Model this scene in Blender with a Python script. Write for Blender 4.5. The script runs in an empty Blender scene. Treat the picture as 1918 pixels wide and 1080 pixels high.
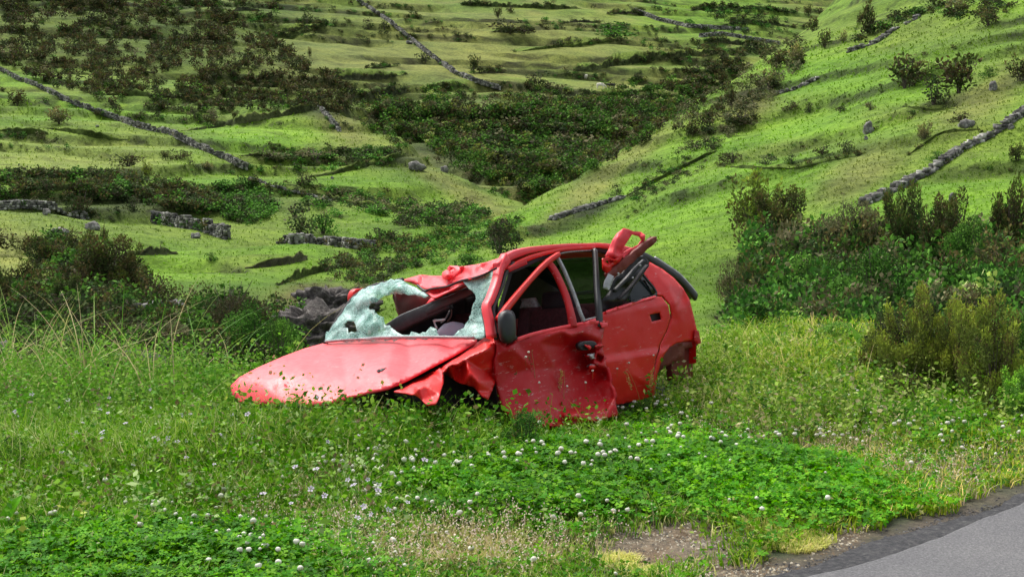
import bpy, bmesh, math
import numpy as np
from mathutils import Vector, Matrix
from mathutils.geometry import delaunay_2d_cdt

S = bpy.context.scene
COL = S.collection
RNG = np.random.default_rng(7)
R = math.radians

# ------------------------------------------------------------------ camera, light
CAM_H = 1.6
PITCH = R(5.0)
FPX = 2635.0                      # focal length in photo pixels (photo 1918 wide)
cam_d = bpy.data.cameras.new('camera')
cam_d.sensor_width = 36.0
cam_d.lens = 36.0 * FPX / 1918.0
cam_d.clip_start = 0.1
cam_d.clip_end = 3000
cam = bpy.data.objects.new('camera', cam_d)
cam.location = (0, 0, CAM_H)
cam.rotation_euler = (R(90) - PITCH, 0, 0)
COL.objects.link(cam)
S.camera = cam

SUN_EL, SUN_AZ = R(58), R(-35)      # azimuth measured from +Y towards +X (where the sun stands)
w = bpy.data.worlds.new('World'); S.world = w; w.use_nodes = True
nt = w.node_tree; nt.nodes.clear()
sky = nt.nodes.new('ShaderNodeTexSky'); sky.sky_type = 'NISHITA'; sky.sun_disc = False
sky.sun_elevation = SUN_EL; sky.sun_rotation = SUN_AZ
sky.air_density = 0.7; sky.dust_density = 4.0; sky.ozone_density = 0.6
hs = nt.nodes.new('ShaderNodeHueSaturation'); hs.inputs['Saturation'].default_value = 0.35
bg = nt.nodes.new('ShaderNodeBackground'); bg.inputs['Strength'].default_value = 0.15
wo = nt.nodes.new('ShaderNodeOutputWorld')
nt.links.new(sky.outputs[0], hs.inputs['Color']); nt.links.new(hs.outputs[0], bg.inputs[0])
nt.links.new(bg.outputs[0], wo.inputs[0])
sd = bpy.data.lights.new('sun', 'SUN'); sd.energy = 1.5; sd.angle = R(20); sd.color = (1, .96, .9)
so = bpy.data.objects.new('sun', sd); COL.objects.link(so)
sv = Vector((math.cos(SUN_EL) * math.sin(SUN_AZ), math.cos(SUN_EL) * math.cos(SUN_AZ), math.sin(SUN_EL)))
so.rotation_euler = sv.to_track_quat('Z', 'Y').to_euler()
S.view_settings.view_transform = 'Standard'; S.view_settings.look = 'None'
S.view_settings.gamma = 1; S.view_settings.use_curve_mapping = False
S.view_settings.exposure = 0.92
S.render.engine = 'CYCLES'
S.cycles.max_bounces = 6

# ------------------------------------------------------------------ maths helpers
FW = np.array([0, math.cos(PITCH), -math.sin(PITCH)])
UP = np.array([0, math.sin(PITCH), math.cos(PITCH)])
CAM = np.array([0, 0, CAM_H])

def ray(px, py):
    px = np.asarray(px, float); py = np.asarray(py, float)
    d = FW + ((px - 959) / FPX)[..., None] * np.array([1., 0, 0]) + ((540 - py) / FPX)[..., None] * UP
    return d / d[..., 1:2]                       # unit step along +Y

def project(W):
    d = np.asarray(W, float) - CAM
    z = d @ FW
    return np.stack([959 + FPX * d[..., 0] / z, 540 - FPX * (d @ UP) / z], -1)

def _h(ix, iy, iz, seed):
    h = (ix.astype(np.int64) * 374761393 + iy.astype(np.int64) * 668265263 + iz.astype(np.int64) * 2147483647 + seed * 1274126177) & 0xffffffff
    h = ((h ^ (h >> 13)) * 1274126177) & 0xffffffff
    h = ((h ^ (h >> 16)) * 2246822519) & 0xffffffff
    return ((h ^ (h >> 15)) & 0xffffff) / float(0xffffff) * 2 - 1

def vnoise(x, y, z=None, seed=0):
    x = np.asarray(x, float); y = np.asarray(y, float)
    z = np.zeros_like(x) if z is None else np.asarray(z, float)
    xi, yi, zi = np.floor(x), np.floor(y), np.floor(z)
    xf, yf, zf = x - xi, y - yi, z - zi
    xf = xf * xf * (3 - 2 * xf); yf = yf * yf * (3 - 2 * yf); zf = zf * zf * (3 - 2 * zf)
    r = 0
    for a in (0, 1):
        for b in (0, 1):
            for c in (0, 1):
                wgt = (xf if a else 1 - xf) * (yf if b else 1 - yf) * (zf if c else 1 - zf)
                r = r + wgt * _h(xi + a, yi + b, zi + c, seed)
    return r

def fbm(x, y, z=None, o=4, seed=0):
    r, a, f = 0, 1., 1.
    for i in range(o):
        r = r + a * vnoise(np.asarray(x) * f, np.asarray(y) * f, None if z is None else np.asarray(z) * f, seed + i * 17)
        a *= .5; f *= 2.03
    return r

def sstep(a, b, x):
    t = np.clip((np.asarray(x, float) - a) / (b - a), 0, 1)
    return t * t * (3 - 2 * t)

# ------------------------------------------------------------------ object helpers
def tag(o, label=None, cat=None, group=None, kind=None):
    if label: o['label'] = label
    if cat: o['category'] = cat
    if group: o['group'] = group
    if kind: o['kind'] = kind
    return o

def link(o, parent=None):
    COL.objects.link(o)
    if parent is not None: o.parent = parent
    return o

def empty(name, loc=(0, 0, 0)):
    o = bpy.data.objects.new(name, None); o.location = loc; o.empty_display_size = .2
    return link(o)

def fast_mesh(name, V, F, mat=None, col=None, smooth=False):
    """V (n,3), F (m,k) with k 3 or 4, col (n,3) per vertex"""
    V = np.ascontiguousarray(V, np.float32); F = np.ascontiguousarray(F, np.int32)
    me = bpy.data.meshes.new(name)
    me.vertices.add(len(V)); me.vertices.foreach_set('co', V.ravel())
    k = F.shape[1]
    me.loops.add(F.size); me.loops.foreach_set('vertex_index', F.ravel())
    me.polygons.add(len(F)); me.polygons.foreach_set('loop_start', np.arange(0, F.size, k, dtype=np.int32))
    if smooth: me.polygons.foreach_set('use_smooth', np.ones(len(F), bool))
    me.update(calc_edges=True)
    if col is not None:
        at = me.color_attributes.new('col', 'FLOAT_COLOR', 'POINT')
        c4 = np.ones((len(V), 4), np.float32); c4[:, :3] = col
        at.data.foreach_set('color', c4.ravel())
    if mat: me.materials.append(mat)
    return me

def fast_obj(name, V, F, mat=None, col=None, smooth=False, parent=None):
    return link(bpy.data.objects.new(name, fast_mesh(name, V, F, mat, col, smooth)), parent)

def bm_obj(name, bm, mats, parent=None, smooth=False):
    me = bpy.data.meshes.new(name); bm.normal_update(); bm.to_mesh(me); bm.free()
    for m in (mats if isinstance(mats, (list, tuple)) else [mats]): me.materials.append(m)
    if smooth:
        for p in me.polygons: p.use_smooth = True
    return link(bpy.data.objects.new(name, me), parent)

class Soup:
    """collects quads/tris of many small leaves; everything stored as quads"""
    def __init__(s): s.V = []; s.F = []; s.C = []; s.n = 0
    def add(s, V, F, C):
        s.V.append(np.asarray(V, np.float32).reshape(-1, 3)); s.F.append(np.asarray(F, np.int64) + s.n)
        C = np.asarray(C, np.float32)
        if C.ndim == 1: C = np.tile(C, (len(s.V[-1]), 1))
        s.C.append(C); s.n += len(s.V[-1])
    def arrays(s): return np.concatenate(s.V), np.concatenate(s.F), np.concatenate(s.C)
    def mesh(s, name, mat, smooth=False):
        V, F, C = s.arrays(); return fast_mesh(name, V, F, mat, C, smooth)
    def obj(s, name, mat, parent=None, smooth=False):
        return link(bpy.data.objects.new(name, s.mesh(name, mat, smooth)), parent)

# ------------------------------------------------------------------ materials
def new_mat(name):
    m = bpy.data.materials.new(name); m.use_nodes = True
    t = m.node_tree; b = t.nodes['Principled BSDF']
    return m, t, b

def N(t, typ, **kw):
    n = t.nodes.new(typ)
    for k, v in kw.items():
        if k in n.inputs: n.inputs[k].default_value = v
        else: setattr(n, k, v)
    return n

def ramp(t, src, stops):
    r = t.nodes.new('ShaderNodeValToRGB')
    el = r.color_ramp.elements
    while len(el) < len(stops): el.new(.5)
    for e, (p, c) in zip(el, stops): e.position = p; e.color = (*c, 1)
    t.links.new(src, r.inputs[0]); return r

def noise(t, scale, detail=4, rough=.6, coord=None, dist=0):
    n = N(t, 'ShaderNodeTexNoise', Scale=scale, Detail=detail, Roughness=rough, Distortion=dist)
    tc = coord or t.nodes.new('ShaderNodeTexCoord').outputs['Object']
    t.links.new(tc, n.inputs['Vector']); return n

def bump(t, b, src, strength, dist=.02):
    bp = N(t, 'ShaderNodeBump', Strength=strength, Distance=dist)
    t.links.new(src, bp.inputs['Height']); t.links.new(bp.outputs[0], b.inputs['Normal']); return bp

def mixc(t, fac, a, b, mode='MIX'):
    m = t.nodes.new('ShaderNodeMix'); m.data_type = 'RGBA'; m.blend_type = mode
    for inp, v in ((0, fac), (6, a), (7, b)):
        if isinstance(v, (int, float)): m.inputs[inp].default_value = v
        elif isinstance(v, tuple): m.inputs[inp].default_value = (*v, 1)
        else: t.links.new(v, m.inputs[inp])
    return m.outputs[2]

def simple(name, col, rough=.6, metal=0, nscale=0, namp=.3, bmp=0, coat=0):
    m, t, b = new_mat(name)
    b.inputs['Base Color'].default_value = (*col, 1); b.inputs['Roughness'].default_value = rough
    b.inputs['Metallic'].default_value = metal; b.inputs['Coat Weight'].default_value = coat
    if nscale:
        n = noise(t, nscale)
        r = ramp(t, n.outputs[0], [(.3, tuple(c * (1 - namp) for c in col)), (.7, tuple(min(1, c * (1 + namp)) for c in col))])
        t.links.new(r.outputs[0], b.inputs['Base Color'])
        if bmp: bump(t, b, n.outputs[0], bmp)
    return m

def foliage_mat(name, trans=.3, rough=.55, rnd=.12, sp=.3, sat=1., val=1.):
    m, t, b = new_mat(name)
    at = N(t, 'ShaderNodeAttribute', attribute_name='col')
    oi = t.nodes.new('ShaderNodeObjectInfo')
    mr = N(t, 'ShaderNodeMapRange'); mr.inputs[3].default_value = val * (1 - rnd * 1.6); mr.inputs[4].default_value = val * (1 + rnd * 1.6); 
    t.links.new(oi.outputs['Random'], mr.inputs[0])
    hh = N(t, 'ShaderNodeMapRange'); hh.inputs[3].default_value = .5 - rnd * .12; hh.inputs[4].default_value = .5 + rnd * .12
    mm = N(t, 'ShaderNodeMath', operation='FRACT'); m2 = N(t, 'ShaderNodeMath', operation='MULTIPLY'); m2.inputs[1].default_value = 7.31
    t.links.new(oi.outputs['Random'], m2.inputs[0]); t.links.new(m2.outputs[0], mm.inputs[0]); t.links.new(mm.outputs[0], hh.inputs[0])
    h = t.nodes.new('ShaderNodeHueSaturation'); h.inputs['Saturation'].default_value = sat
    t.links.new(at.outputs['Color'], h.inputs['Color']); t.links.new(mr.outputs[0], h.inputs['Value']); t.links.new(hh.outputs[0], h.inputs['Hue'])
    t.links.new(h.outputs[0], b.inputs['Base Color'])
    b.inputs['Roughness'].default_value = rough; b.inputs['Specular IOR Level'].default_value = sp
    tr = t.nodes.new('ShaderNodeBsdfTranslucent'); t.links.new(h.outputs[0], tr.inputs[0])
    mx = t.nodes.new('ShaderNodeMixShader'); mx.inputs[0].default_value = trans
    t.links.new(b.outputs[0], mx.inputs[1]); t.links.new(tr.outputs[0], mx.inputs[2])
    t.links.new(mx.outputs[0], t.nodes['Material Output'].inputs[0])
    return m

M = {}
M['leaf'] = foliage_mat('foliage')
M['blade'] = foliage_mat('grass_blades', trans=.35, rough=.6, rnd=0, sp=.12, sat=1.12, val=1.4)
M['scrub'] = foliage_mat('scrub_foliage', trans=.2, rough=.8, rnd=.12, sp=.08, sat=1.05, val=1.45)
M['petal'] = foliage_mat('petals', trans=.25, rough=.7, rnd=.03)
M['bark'] = simple('bark', (.09, .07, .055), .9, nscale=14, namp=.5, bmp=.6)

# terrain: attribute 'col' modulated by noise in world space
def terrain_mat(name, sc=1.0):
    m, t, b = new_mat(name)
    at = N(t, 'ShaderNodeAttribute', attribute_name='col')
    n1 = noise(t, .35 * sc, 8, .68); n2 = noise(t, 3.1 * sc, 6, .7); n3 = noise(t, .06 * sc, 5, .6)
    r1 = ramp(t, n1.outputs[0], [(.32, (.52, .5, .48)), (.5, (1, 1, 1)), (.7, (1.35, 1.28, 1.15))])
    r2 = ramp(t, n2.outputs[0], [(.3, (.42, .45, .42)), (.5, (1, 1, 1)), (.72, (1.5, 1.45, 1.3))])
    r3 = ramp(t, n3.outputs[0], [(.35, (.8, .86, .8)), (.65, (1.2, 1.08, 1.0))])
    c = mixc(t, 1., at.outputs['Color'], r1.outputs[0], 'MULTIPLY')
    c = mixc(t, .9, c, r2.outputs[0], 'MULTIPLY')
    c = mixc(t, 1., c, r3.outputs[0], 'MULTIPLY')
    t.links.new(c, b.inputs['Base Color']); b.inputs['Roughness'].default_value = .95
    b.inputs['Specular IOR Level'].default_value = .1
    bump(t, b, n2.outputs[0], .7, .3 / sc)
    return m
M['near_hill'] = terrain_mat('hill_grass', 1.0)
M['far_hill'] = terrain_mat('far_hill_grass', .45)

def rock_mat(name, c0, c1, c2, sc):
    m, t, b = new_mat(name)
    n = noise(t, sc, 8, .7); n2 = noise(t, sc * 5, 4, .6)
    r = ramp(t, n.outputs[0], [(.35, c0), (.5, c1), (.66, c2)])
    r2 = ramp(t, n2.outputs[0], [(.3, (.6, .6, .6)), (.7, (1.3, 1.3, 1.25))])
    oi = t.nodes.new('ShaderNodeObjectInfo')
    c = mixc(t, 1., r.outputs[0], r2.outputs[0], 'MULTIPLY')
    t.links.new(c, b.inputs['Base Color']); b.inputs['Roughness'].default_value = .95
    bump(t, b, n2.outputs[0], .6, .05); return m
M['rock'] = rock_mat('lichen_rock', (.05, .05, .045), (.14, .135, .125), (.34, .34, .31), 2.2)
M['dark_rock'] = rock_mat('dark_rock', (.025, .022, .02), (.07, .06, .055), (.17, .155, .14), 5.5)
M['bank'] = rock_mat('terrace_bank_earth', (.018, .02, .014), (.045, .048, .034), (.11, .11, .09), .9)
# ------------------------------------------------------------------ terrain
U0, U1 = -.62, .62
def terrace(name, X, Y, Z):
    """old field terraces: flat treads and short steep risers along the contours"""
    if name == 'far_hillside': hs, amp, sc = 3.6, .8, 90.
    elif name == 'left_hillside': hs, amp, sc = 1.25, .8, 38.
    else: hs, amp, sc = 1.7, .28, 30.
    tilt = {'far_hillside': .0, 'left_hillside': -.035, 'right_hillside': .16}[name]
    q = (Z - tilt * X) / hs + .9 * fbm(X / sc, Y / (sc * 1.3), o=3, seed=44) + (X / (sc * 2.2) if name == 'far_hillside' else 0)
    fl = np.floor(q); fr = q - fl
    on = sstep(-.35, .15, fbm(X / (sc * .8) + 9, Y / (sc * .5), fl * 3.7, 3, 46)) * sstep(22, 50, Y)
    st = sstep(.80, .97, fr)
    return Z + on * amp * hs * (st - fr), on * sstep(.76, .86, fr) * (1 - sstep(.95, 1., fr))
class Hill:
    """ground surface interpolated (thin plate) between surveyed points given as bearing px, elevation py, distance"""
    def __init__(s, name, ctrl, y0, y1, nu, nv, rough):
        s.name = name; c = np.array(ctrl, float); d = ray(c[:, 0], c[:, 1])
        u = d[:, 0]; v = np.log(c[:, 2]); e = d[:, 2]
        s.P = np.stack([u * 3.0, v], 1); n = len(c)
        r2 = ((s.P[:, None] - s.P[None]) ** 2).sum(-1)
        K = .5 * r2 * np.log(r2 + 1e-12) + np.eye(n) * 1e-3
        Q = np.c_[np.ones(n), s.P]
        A = np.block([[K, Q], [Q.T, np.zeros((3, 3))]])
        s.w = np.linalg.solve(A, np.r_[e, 0, 0, 0])
        s.y0, s.y1, s.nu, s.nv = y0, y1, nu, nv
        s.gu = np.linspace(U0, U1, nu); s.gv = np.linspace(math.log(y0), math.log(y1), nv)
        Ug, Vg = np.meshgrid(s.gu, s.gv)
        q = np.stack([Ug.ravel() * 3.0, Vg.ravel()], 1)
        ee = np.zeros(len(q))
        for i in range(n):
            rr = ((q - s.P[i]) ** 2).sum(-1); ee += s.w[i] * .5 * rr * np.log(rr + 1e-12)
        ee += s.w[n] + q @ s.w[n + 1:]
        Yg = np.exp(Vg); Xg = Ug * Yg
        Z = CAM_H + Yg * ee.reshape(Yg.shape) + rough(Xg, Yg)
        Z, s.riser = terrace(s.name, Xg, Yg, Z)
        s.X, s.Y, s.Z = Xg, Yg, Z
    def z(s, X, Y):
        u = np.clip((X / Y - U0) / (U1 - U0) * (s.nu - 1), 0, s.nu - 1.001)
        v = np.clip((np.log(Y) - s.gv[0]) / (s.gv[-1] - s.gv[0]) * (s.nv - 1), 0, s.nv - 1.001)
        i = v.astype(int); j = u.astype(int); a = v - i; b = u - j
        z = (s.Z[i, j] * (1 - a) * (1 - b) + s.Z[i + 1, j] * a * (1 - b) + s.Z[i, j + 1] * (1 - a) * b + s.Z[i + 1, j + 1] * a * b)
        return np.where((Y < s.y0) | (Y > s.y1), -1e3, z)

def rough_far(X, Y):
    return 2.2 * fbm(X / 60, Y / 60, seed=3) + .5 * fbm(X / 14, Y / 14, seed=5)
def rough_mid(X, Y):
    k = sstep(14, 60, Y)
    return k * .9 * fbm(X / 22, Y / 22, seed=11) * .7 + (.35 + .65 * k) * .22 * fbm(X / 4, Y / 4, seed=13)
def rough_right(X, Y):
    k = sstep(14, 60, Y)
    t = (X * .55 + Y * .25)               # small sheep-track terraces
    return k * .45 * fbm(X / 16, Y / 16, seed=21) + .15 * fbm(X / 3, Y / 3, seed=23)

FAR = Hill('far_hillside', [
 (-300, 0, 480), (0, 0, 450), (400, 0, 500), (800, 0, 560), (1200, 0, 640), (1560, 0, 760), (1900, -20, 800),
 (-300, 100, 320), (0, 110, 310), (300, 110, 330), (600, 100, 370), (900, 100, 410), (1200, 90, 470), (1450, 60, 580), (1700, 60, 650),
 (0, 220, 230), (300, 220, 240), (600, 200, 260), (800, 200, 290), (1000, 190, 320), (1125, 165, 362), (1300, 160, 390), (1600, 170, 420),
 (800, 280, 225), (1000, 290, 215), (1200, 250, 260), (1400, 260, 270), (700, 330, 200), (1000, 365, 165), (1100, 340, 180), (600, 420, 150), (1300, 380, 160),
 (0, 420, 140), (1700, 400, 150), (1000, 600, 100), (500, 620, 100), (1500, 620, 100),
 (0, -160, 900), (900, -160, 1000), (1900, -160, 1000)], 140, 1000, 230, 400, rough_far)
LEFT = Hill('left_hillside', [
 (-200, 470, 60), (0, 450, 66), (150, 470, 64), (200, 545, 52), (330, 500, 64), (450, 520, 60), (640, 540, 52), (560, 620, 38), (640, 640, 36),
 (-100, 640, 30), (100, 680, 25), (300, 690, 24), (-100, 780, 16), (300, 860, 16), (900, 860, 16),
 (300, 410, 88), (600, 430, 90), (750, 460, 82), (0, 350, 100), (200, 340, 104), (450, 340, 116), (700, 360, 118), (880, 395, 118),
 (0, 250, 142), (300, 260, 148), (500, 240, 165), (600, 250, 165), (750, 262, 168), (860, 330, 145), (965, 370, 128),
 (0, 165, 195), (200, 190, 190), (400, 200, 188), (600, 192, 195),
 (0, 110, 260), (300, 150, 250), (500, 190, 250), (640, 260, 250),
 (720, 280, 195), (850, 380, 195), (1000, 460, 195), (860, 350, 160), (1000, 440, 150), (1150, 540, 150),
 (1100, 460, 120), (1250, 580, 110), (1000, 460, 90), (1000, 560, 60), (800, 600, 45), (1100, 680, 40), (1500, 800, 30), (1500, 700, 100)],
 15, 262, 260, 390, rough_mid)
RIGHT = Hill('right_hillside', [
 (1350, 790, 15.2), (1700, 800, 15.2), (2000, 800, 15.2), (1350, 720, 18), (1900, 720, 18), (1150, 820, 16), (900, 900, 16), (600, 900, 16),
 (1330, 615, 26), (1500, 600, 26), (1700, 590, 25), (1918, 560, 25), (1350, 540, 34), (1250, 560, 32), (1100, 600, 32), (900, 700, 30),
 (1350, 450, 46), (1200, 470, 47), (1100, 470, 54), (1020, 455, 62), (1500, 440, 42), (1700, 420, 40), (1918, 400, 38),
 (1400, 300, 70), (1250, 370, 66), (1150, 400, 72), (1700, 300, 56), (1918, 290, 52), (1500, 200, 92), (1700, 150, 82), (1918, 130, 76),
 (1918, 0, 104), (1750, 0, 124), (1640, 50, 122), (1560, 5, 185), (1480, 75, 150), (1400, 130, 130), (1300, 195, 112), (1180, 270, 100), (1050, 345, 90), (1000, 370, 84), (900, 425, 72), (820, 470, 60), (760, 500, 52), (700, 560, 44),
 (950, 440, 90), (850, 520, 84), (700, 640, 80), (1150, 320, 118), (1000, 450, 112), (850, 560, 110), (1300, 240, 140), (1150, 360, 140), (1000, 500, 140),
 (1480, 110, 190), (1350, 230, 190), (1200, 360, 190), (1000, 560, 190), (1560, 30, 240), (1450, 160, 240), (1250, 320, 240), (1918, -150, 200), (2100, -60, 120)],
 15, 260, 290, 320, rough_right)

# roadside verge: nearly level, falls away behind and to the left of the wreck
g0 = ray(1478., 1080.); g1 = ray(1918., 937.)
ROAD_A = g0[:2] * (CAM_H / -g0[2]); ROAD_B = g1[:2] * (CAM_H / -g1[2])
rd = (ROAD_B - ROAD_A) / np.linalg.norm(ROAD_B - ROAD_A); rn = np.array([-rd[1], rd[0]])   # rn points off the road, up-left
def road_dist(X, Y):              # > 0 on the grass side
    return (X - ROAD_A[0]) * rn[0] + (Y - ROAD_A[1]) * rn[1]
def verge_z(X, Y):
    X = np.asarray(X, float); Y = np.asarray(Y, float)
    dr = road_dist(X, Y)
    z = -.03 * np.clip(dr - .5, 0, 3.) - .008 * np.clip(dr - 3.5, 0, 20)
    rise = sstep(1.2, 3.5, X) * sstep(9, 12, Y)
    z = z + .22 * rise
    edge = 11.4 + 2.3 * sstep(.5, 3., X) + .5 * vnoise(X * .5, X * 0 + 3.3, seed=4)
    z = z - .75 * np.clip(Y - edge, 0, 30) - .25 * sstep(-1, 3, Y - edge)
    z = z + sstep(.1, .6, dr) * (.03 * fbm(X * 1.1, Y * 1.1, seed=31) + .012 * fbm(X * 5, Y * 5, seed=33))
    z = z + .15 * np.exp(-((X + .85) / 1.5) ** 2 - ((Y - 7.75) / .75) ** 2)
    return z - .02 * (dr < .02)
class Verge:
    def __init__(s):
        gx, gy = np.meshgrid(np.arange(-16, 18, .05), np.arange(1.5, 20, .05)); s.g = verge_z(gx, gy)
    def z(s, X, Y):
        a = np.clip((Y - 1.5) / .05, 0, s.g.shape[0] - 1.001); b = np.clip((X + 16) / .05, 0, s.g.shape[1] - 1.001); i = a.astype(int); j = b.astype(int)
        return np.where(Y > 18, -1e3, s.g[i, j])
VERGE = Verge()

def hit(px, py, hills, y0=3.5, y1=990., n=900):
    """first point of the ground seen along each pixel's ray"""
    px = np.atleast_1d(np.asarray(px, float)); py = np.atleast_1d(np.asarray(py, float))
    d = ray(px, py); Ys = np.exp(np.linspace(math.log(y0), math.log(y1), n))
    out = np.full((len(px), 3), np.nan)
    for a in range(0, len(px), 4000):
        dd = d[a:a + 4000]
        X = dd[:, :1] * Ys; Y = np.broadcast_to(Ys, X.shape); Zr = CAM_H + dd[:, 2:] * Ys
        below = np.zeros(X.shape, bool)
        for h in hills: below |= h.z(X, Y) >= Zr
        k = below.argmax(1); ok = below.any(1)
        yy = Ys[k]
        ylo = Ys[np.maximum(k - 1, 0)].copy(); yhi = yy.copy()
        for _ in range(8):
            ym = (ylo + yhi) / 2; bl = np.zeros(len(dd), bool)
            for h in hills: bl |= h.z(dd[:, 0] * ym, ym) >= CAM_H + dd[:, 2] * ym
            yhi = np.where(bl, ym, yhi); ylo = np.where(bl, ylo, ym)
        P = np.stack([dd[:, 0] * yhi, yhi, CAM_H + dd[:, 2] * yhi], 1); P[~ok] = np.nan
        out[a:a + 4000] = P
    return out
HILLS = [FAR, LEFT, RIGHT]

# colours of the pastures
LUSH = np.array((.115, .225, .024)); GREEN = np.array((.125, .20, .034)); YEL = np.array((.165, .20, .055)); BROWN = np.array((.15, .12, .055))
DARK = np.array((.035, .05, .018)); SCRUBG = np.array((.03, .045, .018)); ROCKC = np.array((.09, .085, .07))
def blob(px, py, cx, cy, rx, ry, ang=0.):
    c, s = math.cos(R(ang)), math.sin(R(ang)); dx, dy = px - cx, py - cy
    return np.exp(-(((dx * c + dy * s) / rx) ** 2 + ((-dx * s + dy * c) / ry) ** 2) ** 1.5)
def tint_hill(h, base, blobs, seed):
    V = np.stack([h.X, h.Y, h.Z], -1).reshape(-1, 3); p = project(V)
    n = fbm(V[:, 0] / (V[:, 1] * .03), V[:, 1] / (V[:, 1] * 0 + 9), seed=seed)
    n2 = fbm(V[:, 0] / 9, V[:, 1] / 14, seed=seed + 9)
    c = base[0][None] * (1 - sstep(-.5, .7, n2))[:, None] + base[1][None] * sstep(-.5, .7, n2)[:, None]
    wob = 10 * fbm(V[:, 0] / 6, V[:, 1] / 6, seed=seed + 5)
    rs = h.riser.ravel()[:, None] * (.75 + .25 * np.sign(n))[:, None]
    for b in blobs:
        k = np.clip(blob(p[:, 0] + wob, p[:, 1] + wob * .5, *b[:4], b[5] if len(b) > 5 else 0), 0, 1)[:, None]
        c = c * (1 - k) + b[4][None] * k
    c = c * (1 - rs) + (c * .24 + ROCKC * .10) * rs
    return V, c
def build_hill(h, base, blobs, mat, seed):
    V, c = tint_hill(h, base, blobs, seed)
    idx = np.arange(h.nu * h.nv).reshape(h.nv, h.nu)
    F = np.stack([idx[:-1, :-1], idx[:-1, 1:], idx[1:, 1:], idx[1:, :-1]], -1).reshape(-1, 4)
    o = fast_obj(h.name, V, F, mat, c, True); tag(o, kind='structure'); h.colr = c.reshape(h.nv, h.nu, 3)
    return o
build_hill(FAR, (GREEN * .95, YEL * 1.0), [
 (1000, 265, 330, 75, SCRUBG), (1250, 230, 120, 40, SCRUBG, -25), (250, 60, 420, 90, GREEN * .6), (500, 140, 200, 60, GREEN * .6), (900, 80, 300, 60, YEL * 1.02), (1200, 160, 150, 25, YEL), (700, 130, 200, 60, YEL * .95),
 (1330, 30, 150, 50, LUSH), (1500, 110, 90, 20, LUSH)], M['far_hill'], 40)
build_hill(LEFT, (GREEN, LUSH * 1.05), [
 (0, 470, 130, 70, YEL * 1.15), (300, 505, 120, 40, LUSH * 1.25), (150, 290, 230, 45, YEL * .95 + LUSH * .25), (500, 245, 130, 25, LUSH * 1.2), (650, 345, 150, 22, LUSH), (850, 350, 150, 22, YEL * .95, 30), (640, 225, 70, 40, YEL * .8, 40),
 (600, 565, 80, 50, BROWN * .7), (640, 610, 60, 50, ROCKC), (100, 620, 240, 70, DARK), (400, 620, 160, 80, DARK), (620, 500, 90, 30, LUSH * .9), (300, 380, 260, 22, DARK * 1.3), (720, 300, 80, 14, DARK), (600, 190, 60, 30, DARK)], M['near_hill'], 50)
build_hill(RIGHT, (LUSH * 1.12, GREEN * 1.05), [
 (1600, 330, 110, 35, YEL * 1.0, -30), (1120, 340, 190, 22, YEL * 1.0, -36), (1560, 240, 160, 22, LUSH * 1.2), (1750, 60, 220, 50, GREEN), (1400, 190, 60, 40, BROWN * .5 + GREEN * .4, -30),
 (1250, 430, 220, 60, LUSH * 1.15, -20), (1600, 500, 300, 60, DARK), (1500, 590, 200, 40, DARK), (1850, 180, 120, 40, YEL * .9, -30), (1100, 390, 60, 12, DARK, -20)], M['near_hill'], 60)

# verge ground sheet
def grid_obj(name, x0, x1, y0, y1, nx, ny, zf, mat, col=None):
    X, Y = np.meshgrid(np.linspace(x0, x1, nx), np.linspace(y0, y1, ny)); Z = zf(X, Y)
    V = np.stack([X, Y, Z], -1).reshape(-1, 3); idx = np.arange(nx * ny).reshape(ny, nx)
    F = np.stack([idx[:-1, :-1], idx[:-1, 1:], idx[1:, 1:], idx[1:, :-1]], -1).reshape(-1, 4)
    c = col(V) if col else None
    return tag(fast_obj(name, V, F, mat, c, True), kind='structure')
SOIL = np.array((.13, .085, .045)); GRAVEL = np.array((.17, .135, .09)); SOILG = np.array((.035, .055, .016)); STRAW = np.array((.36, .29, .16))
def bare(px, py):     # where the ground shows
    g = blob(px, py, 1235, 1030, 150, 56, -2); g = np.maximum(g, .9 * blob(px, py, 1400, 1075, 110, 22)); g = np.maximum(g, .7 * blob(px, py, 1565, 1010, 60, 20, -20))
    return g
def straw(px, py):
    s = blob(px, py, 1585, 835, 105, 30); s = np.maximum(s, .75 * blob(px, py, 1750, 880, 150, 26, -5)); s = np.maximum(s, .6 * blob(px, py, 1790, 920, 70, 25)); s = np.maximum(s, .55 * blob(px, py, 1450, 770, 90, 20))
    return np.maximum(s, .6 * blob(px, py, 1170, 1055, 60, 20))
def verge_col(V):
    p = project(V); px, py = p[:, 0], p[:, 1]; wn = 18 * fbm(V[:, 0] * 3, V[:, 1] * 3, seed=2)
    b = np.clip(bare(px + wn, py + wn * .6) * 1.6, 0, 1)[:, None]; s = np.clip(straw(px + wn, py + wn * .5), 0, 1)[:, None]
    e = (1 - sstep(.05, .35, road_dist(V[:, 0], V[:, 1]) + .12 * fbm(V[:, 0] * 4, V[:, 1] * 4, seed=8)))[:, None]
    gn = sstep(-.1, .5, fbm(V[:, 0] * 5, V[:, 1] * 5, seed=6))[:, None]
    c = np.tile(SOILG, (len(V), 1)); c = c * (1 - s) + STRAW * .9 * s; c = c * (1 - b) + (SOIL * (1 - gn) + GRAVEL * gn) * b
    return c * (1 - e) + GRAVEL * .5 * e
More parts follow.
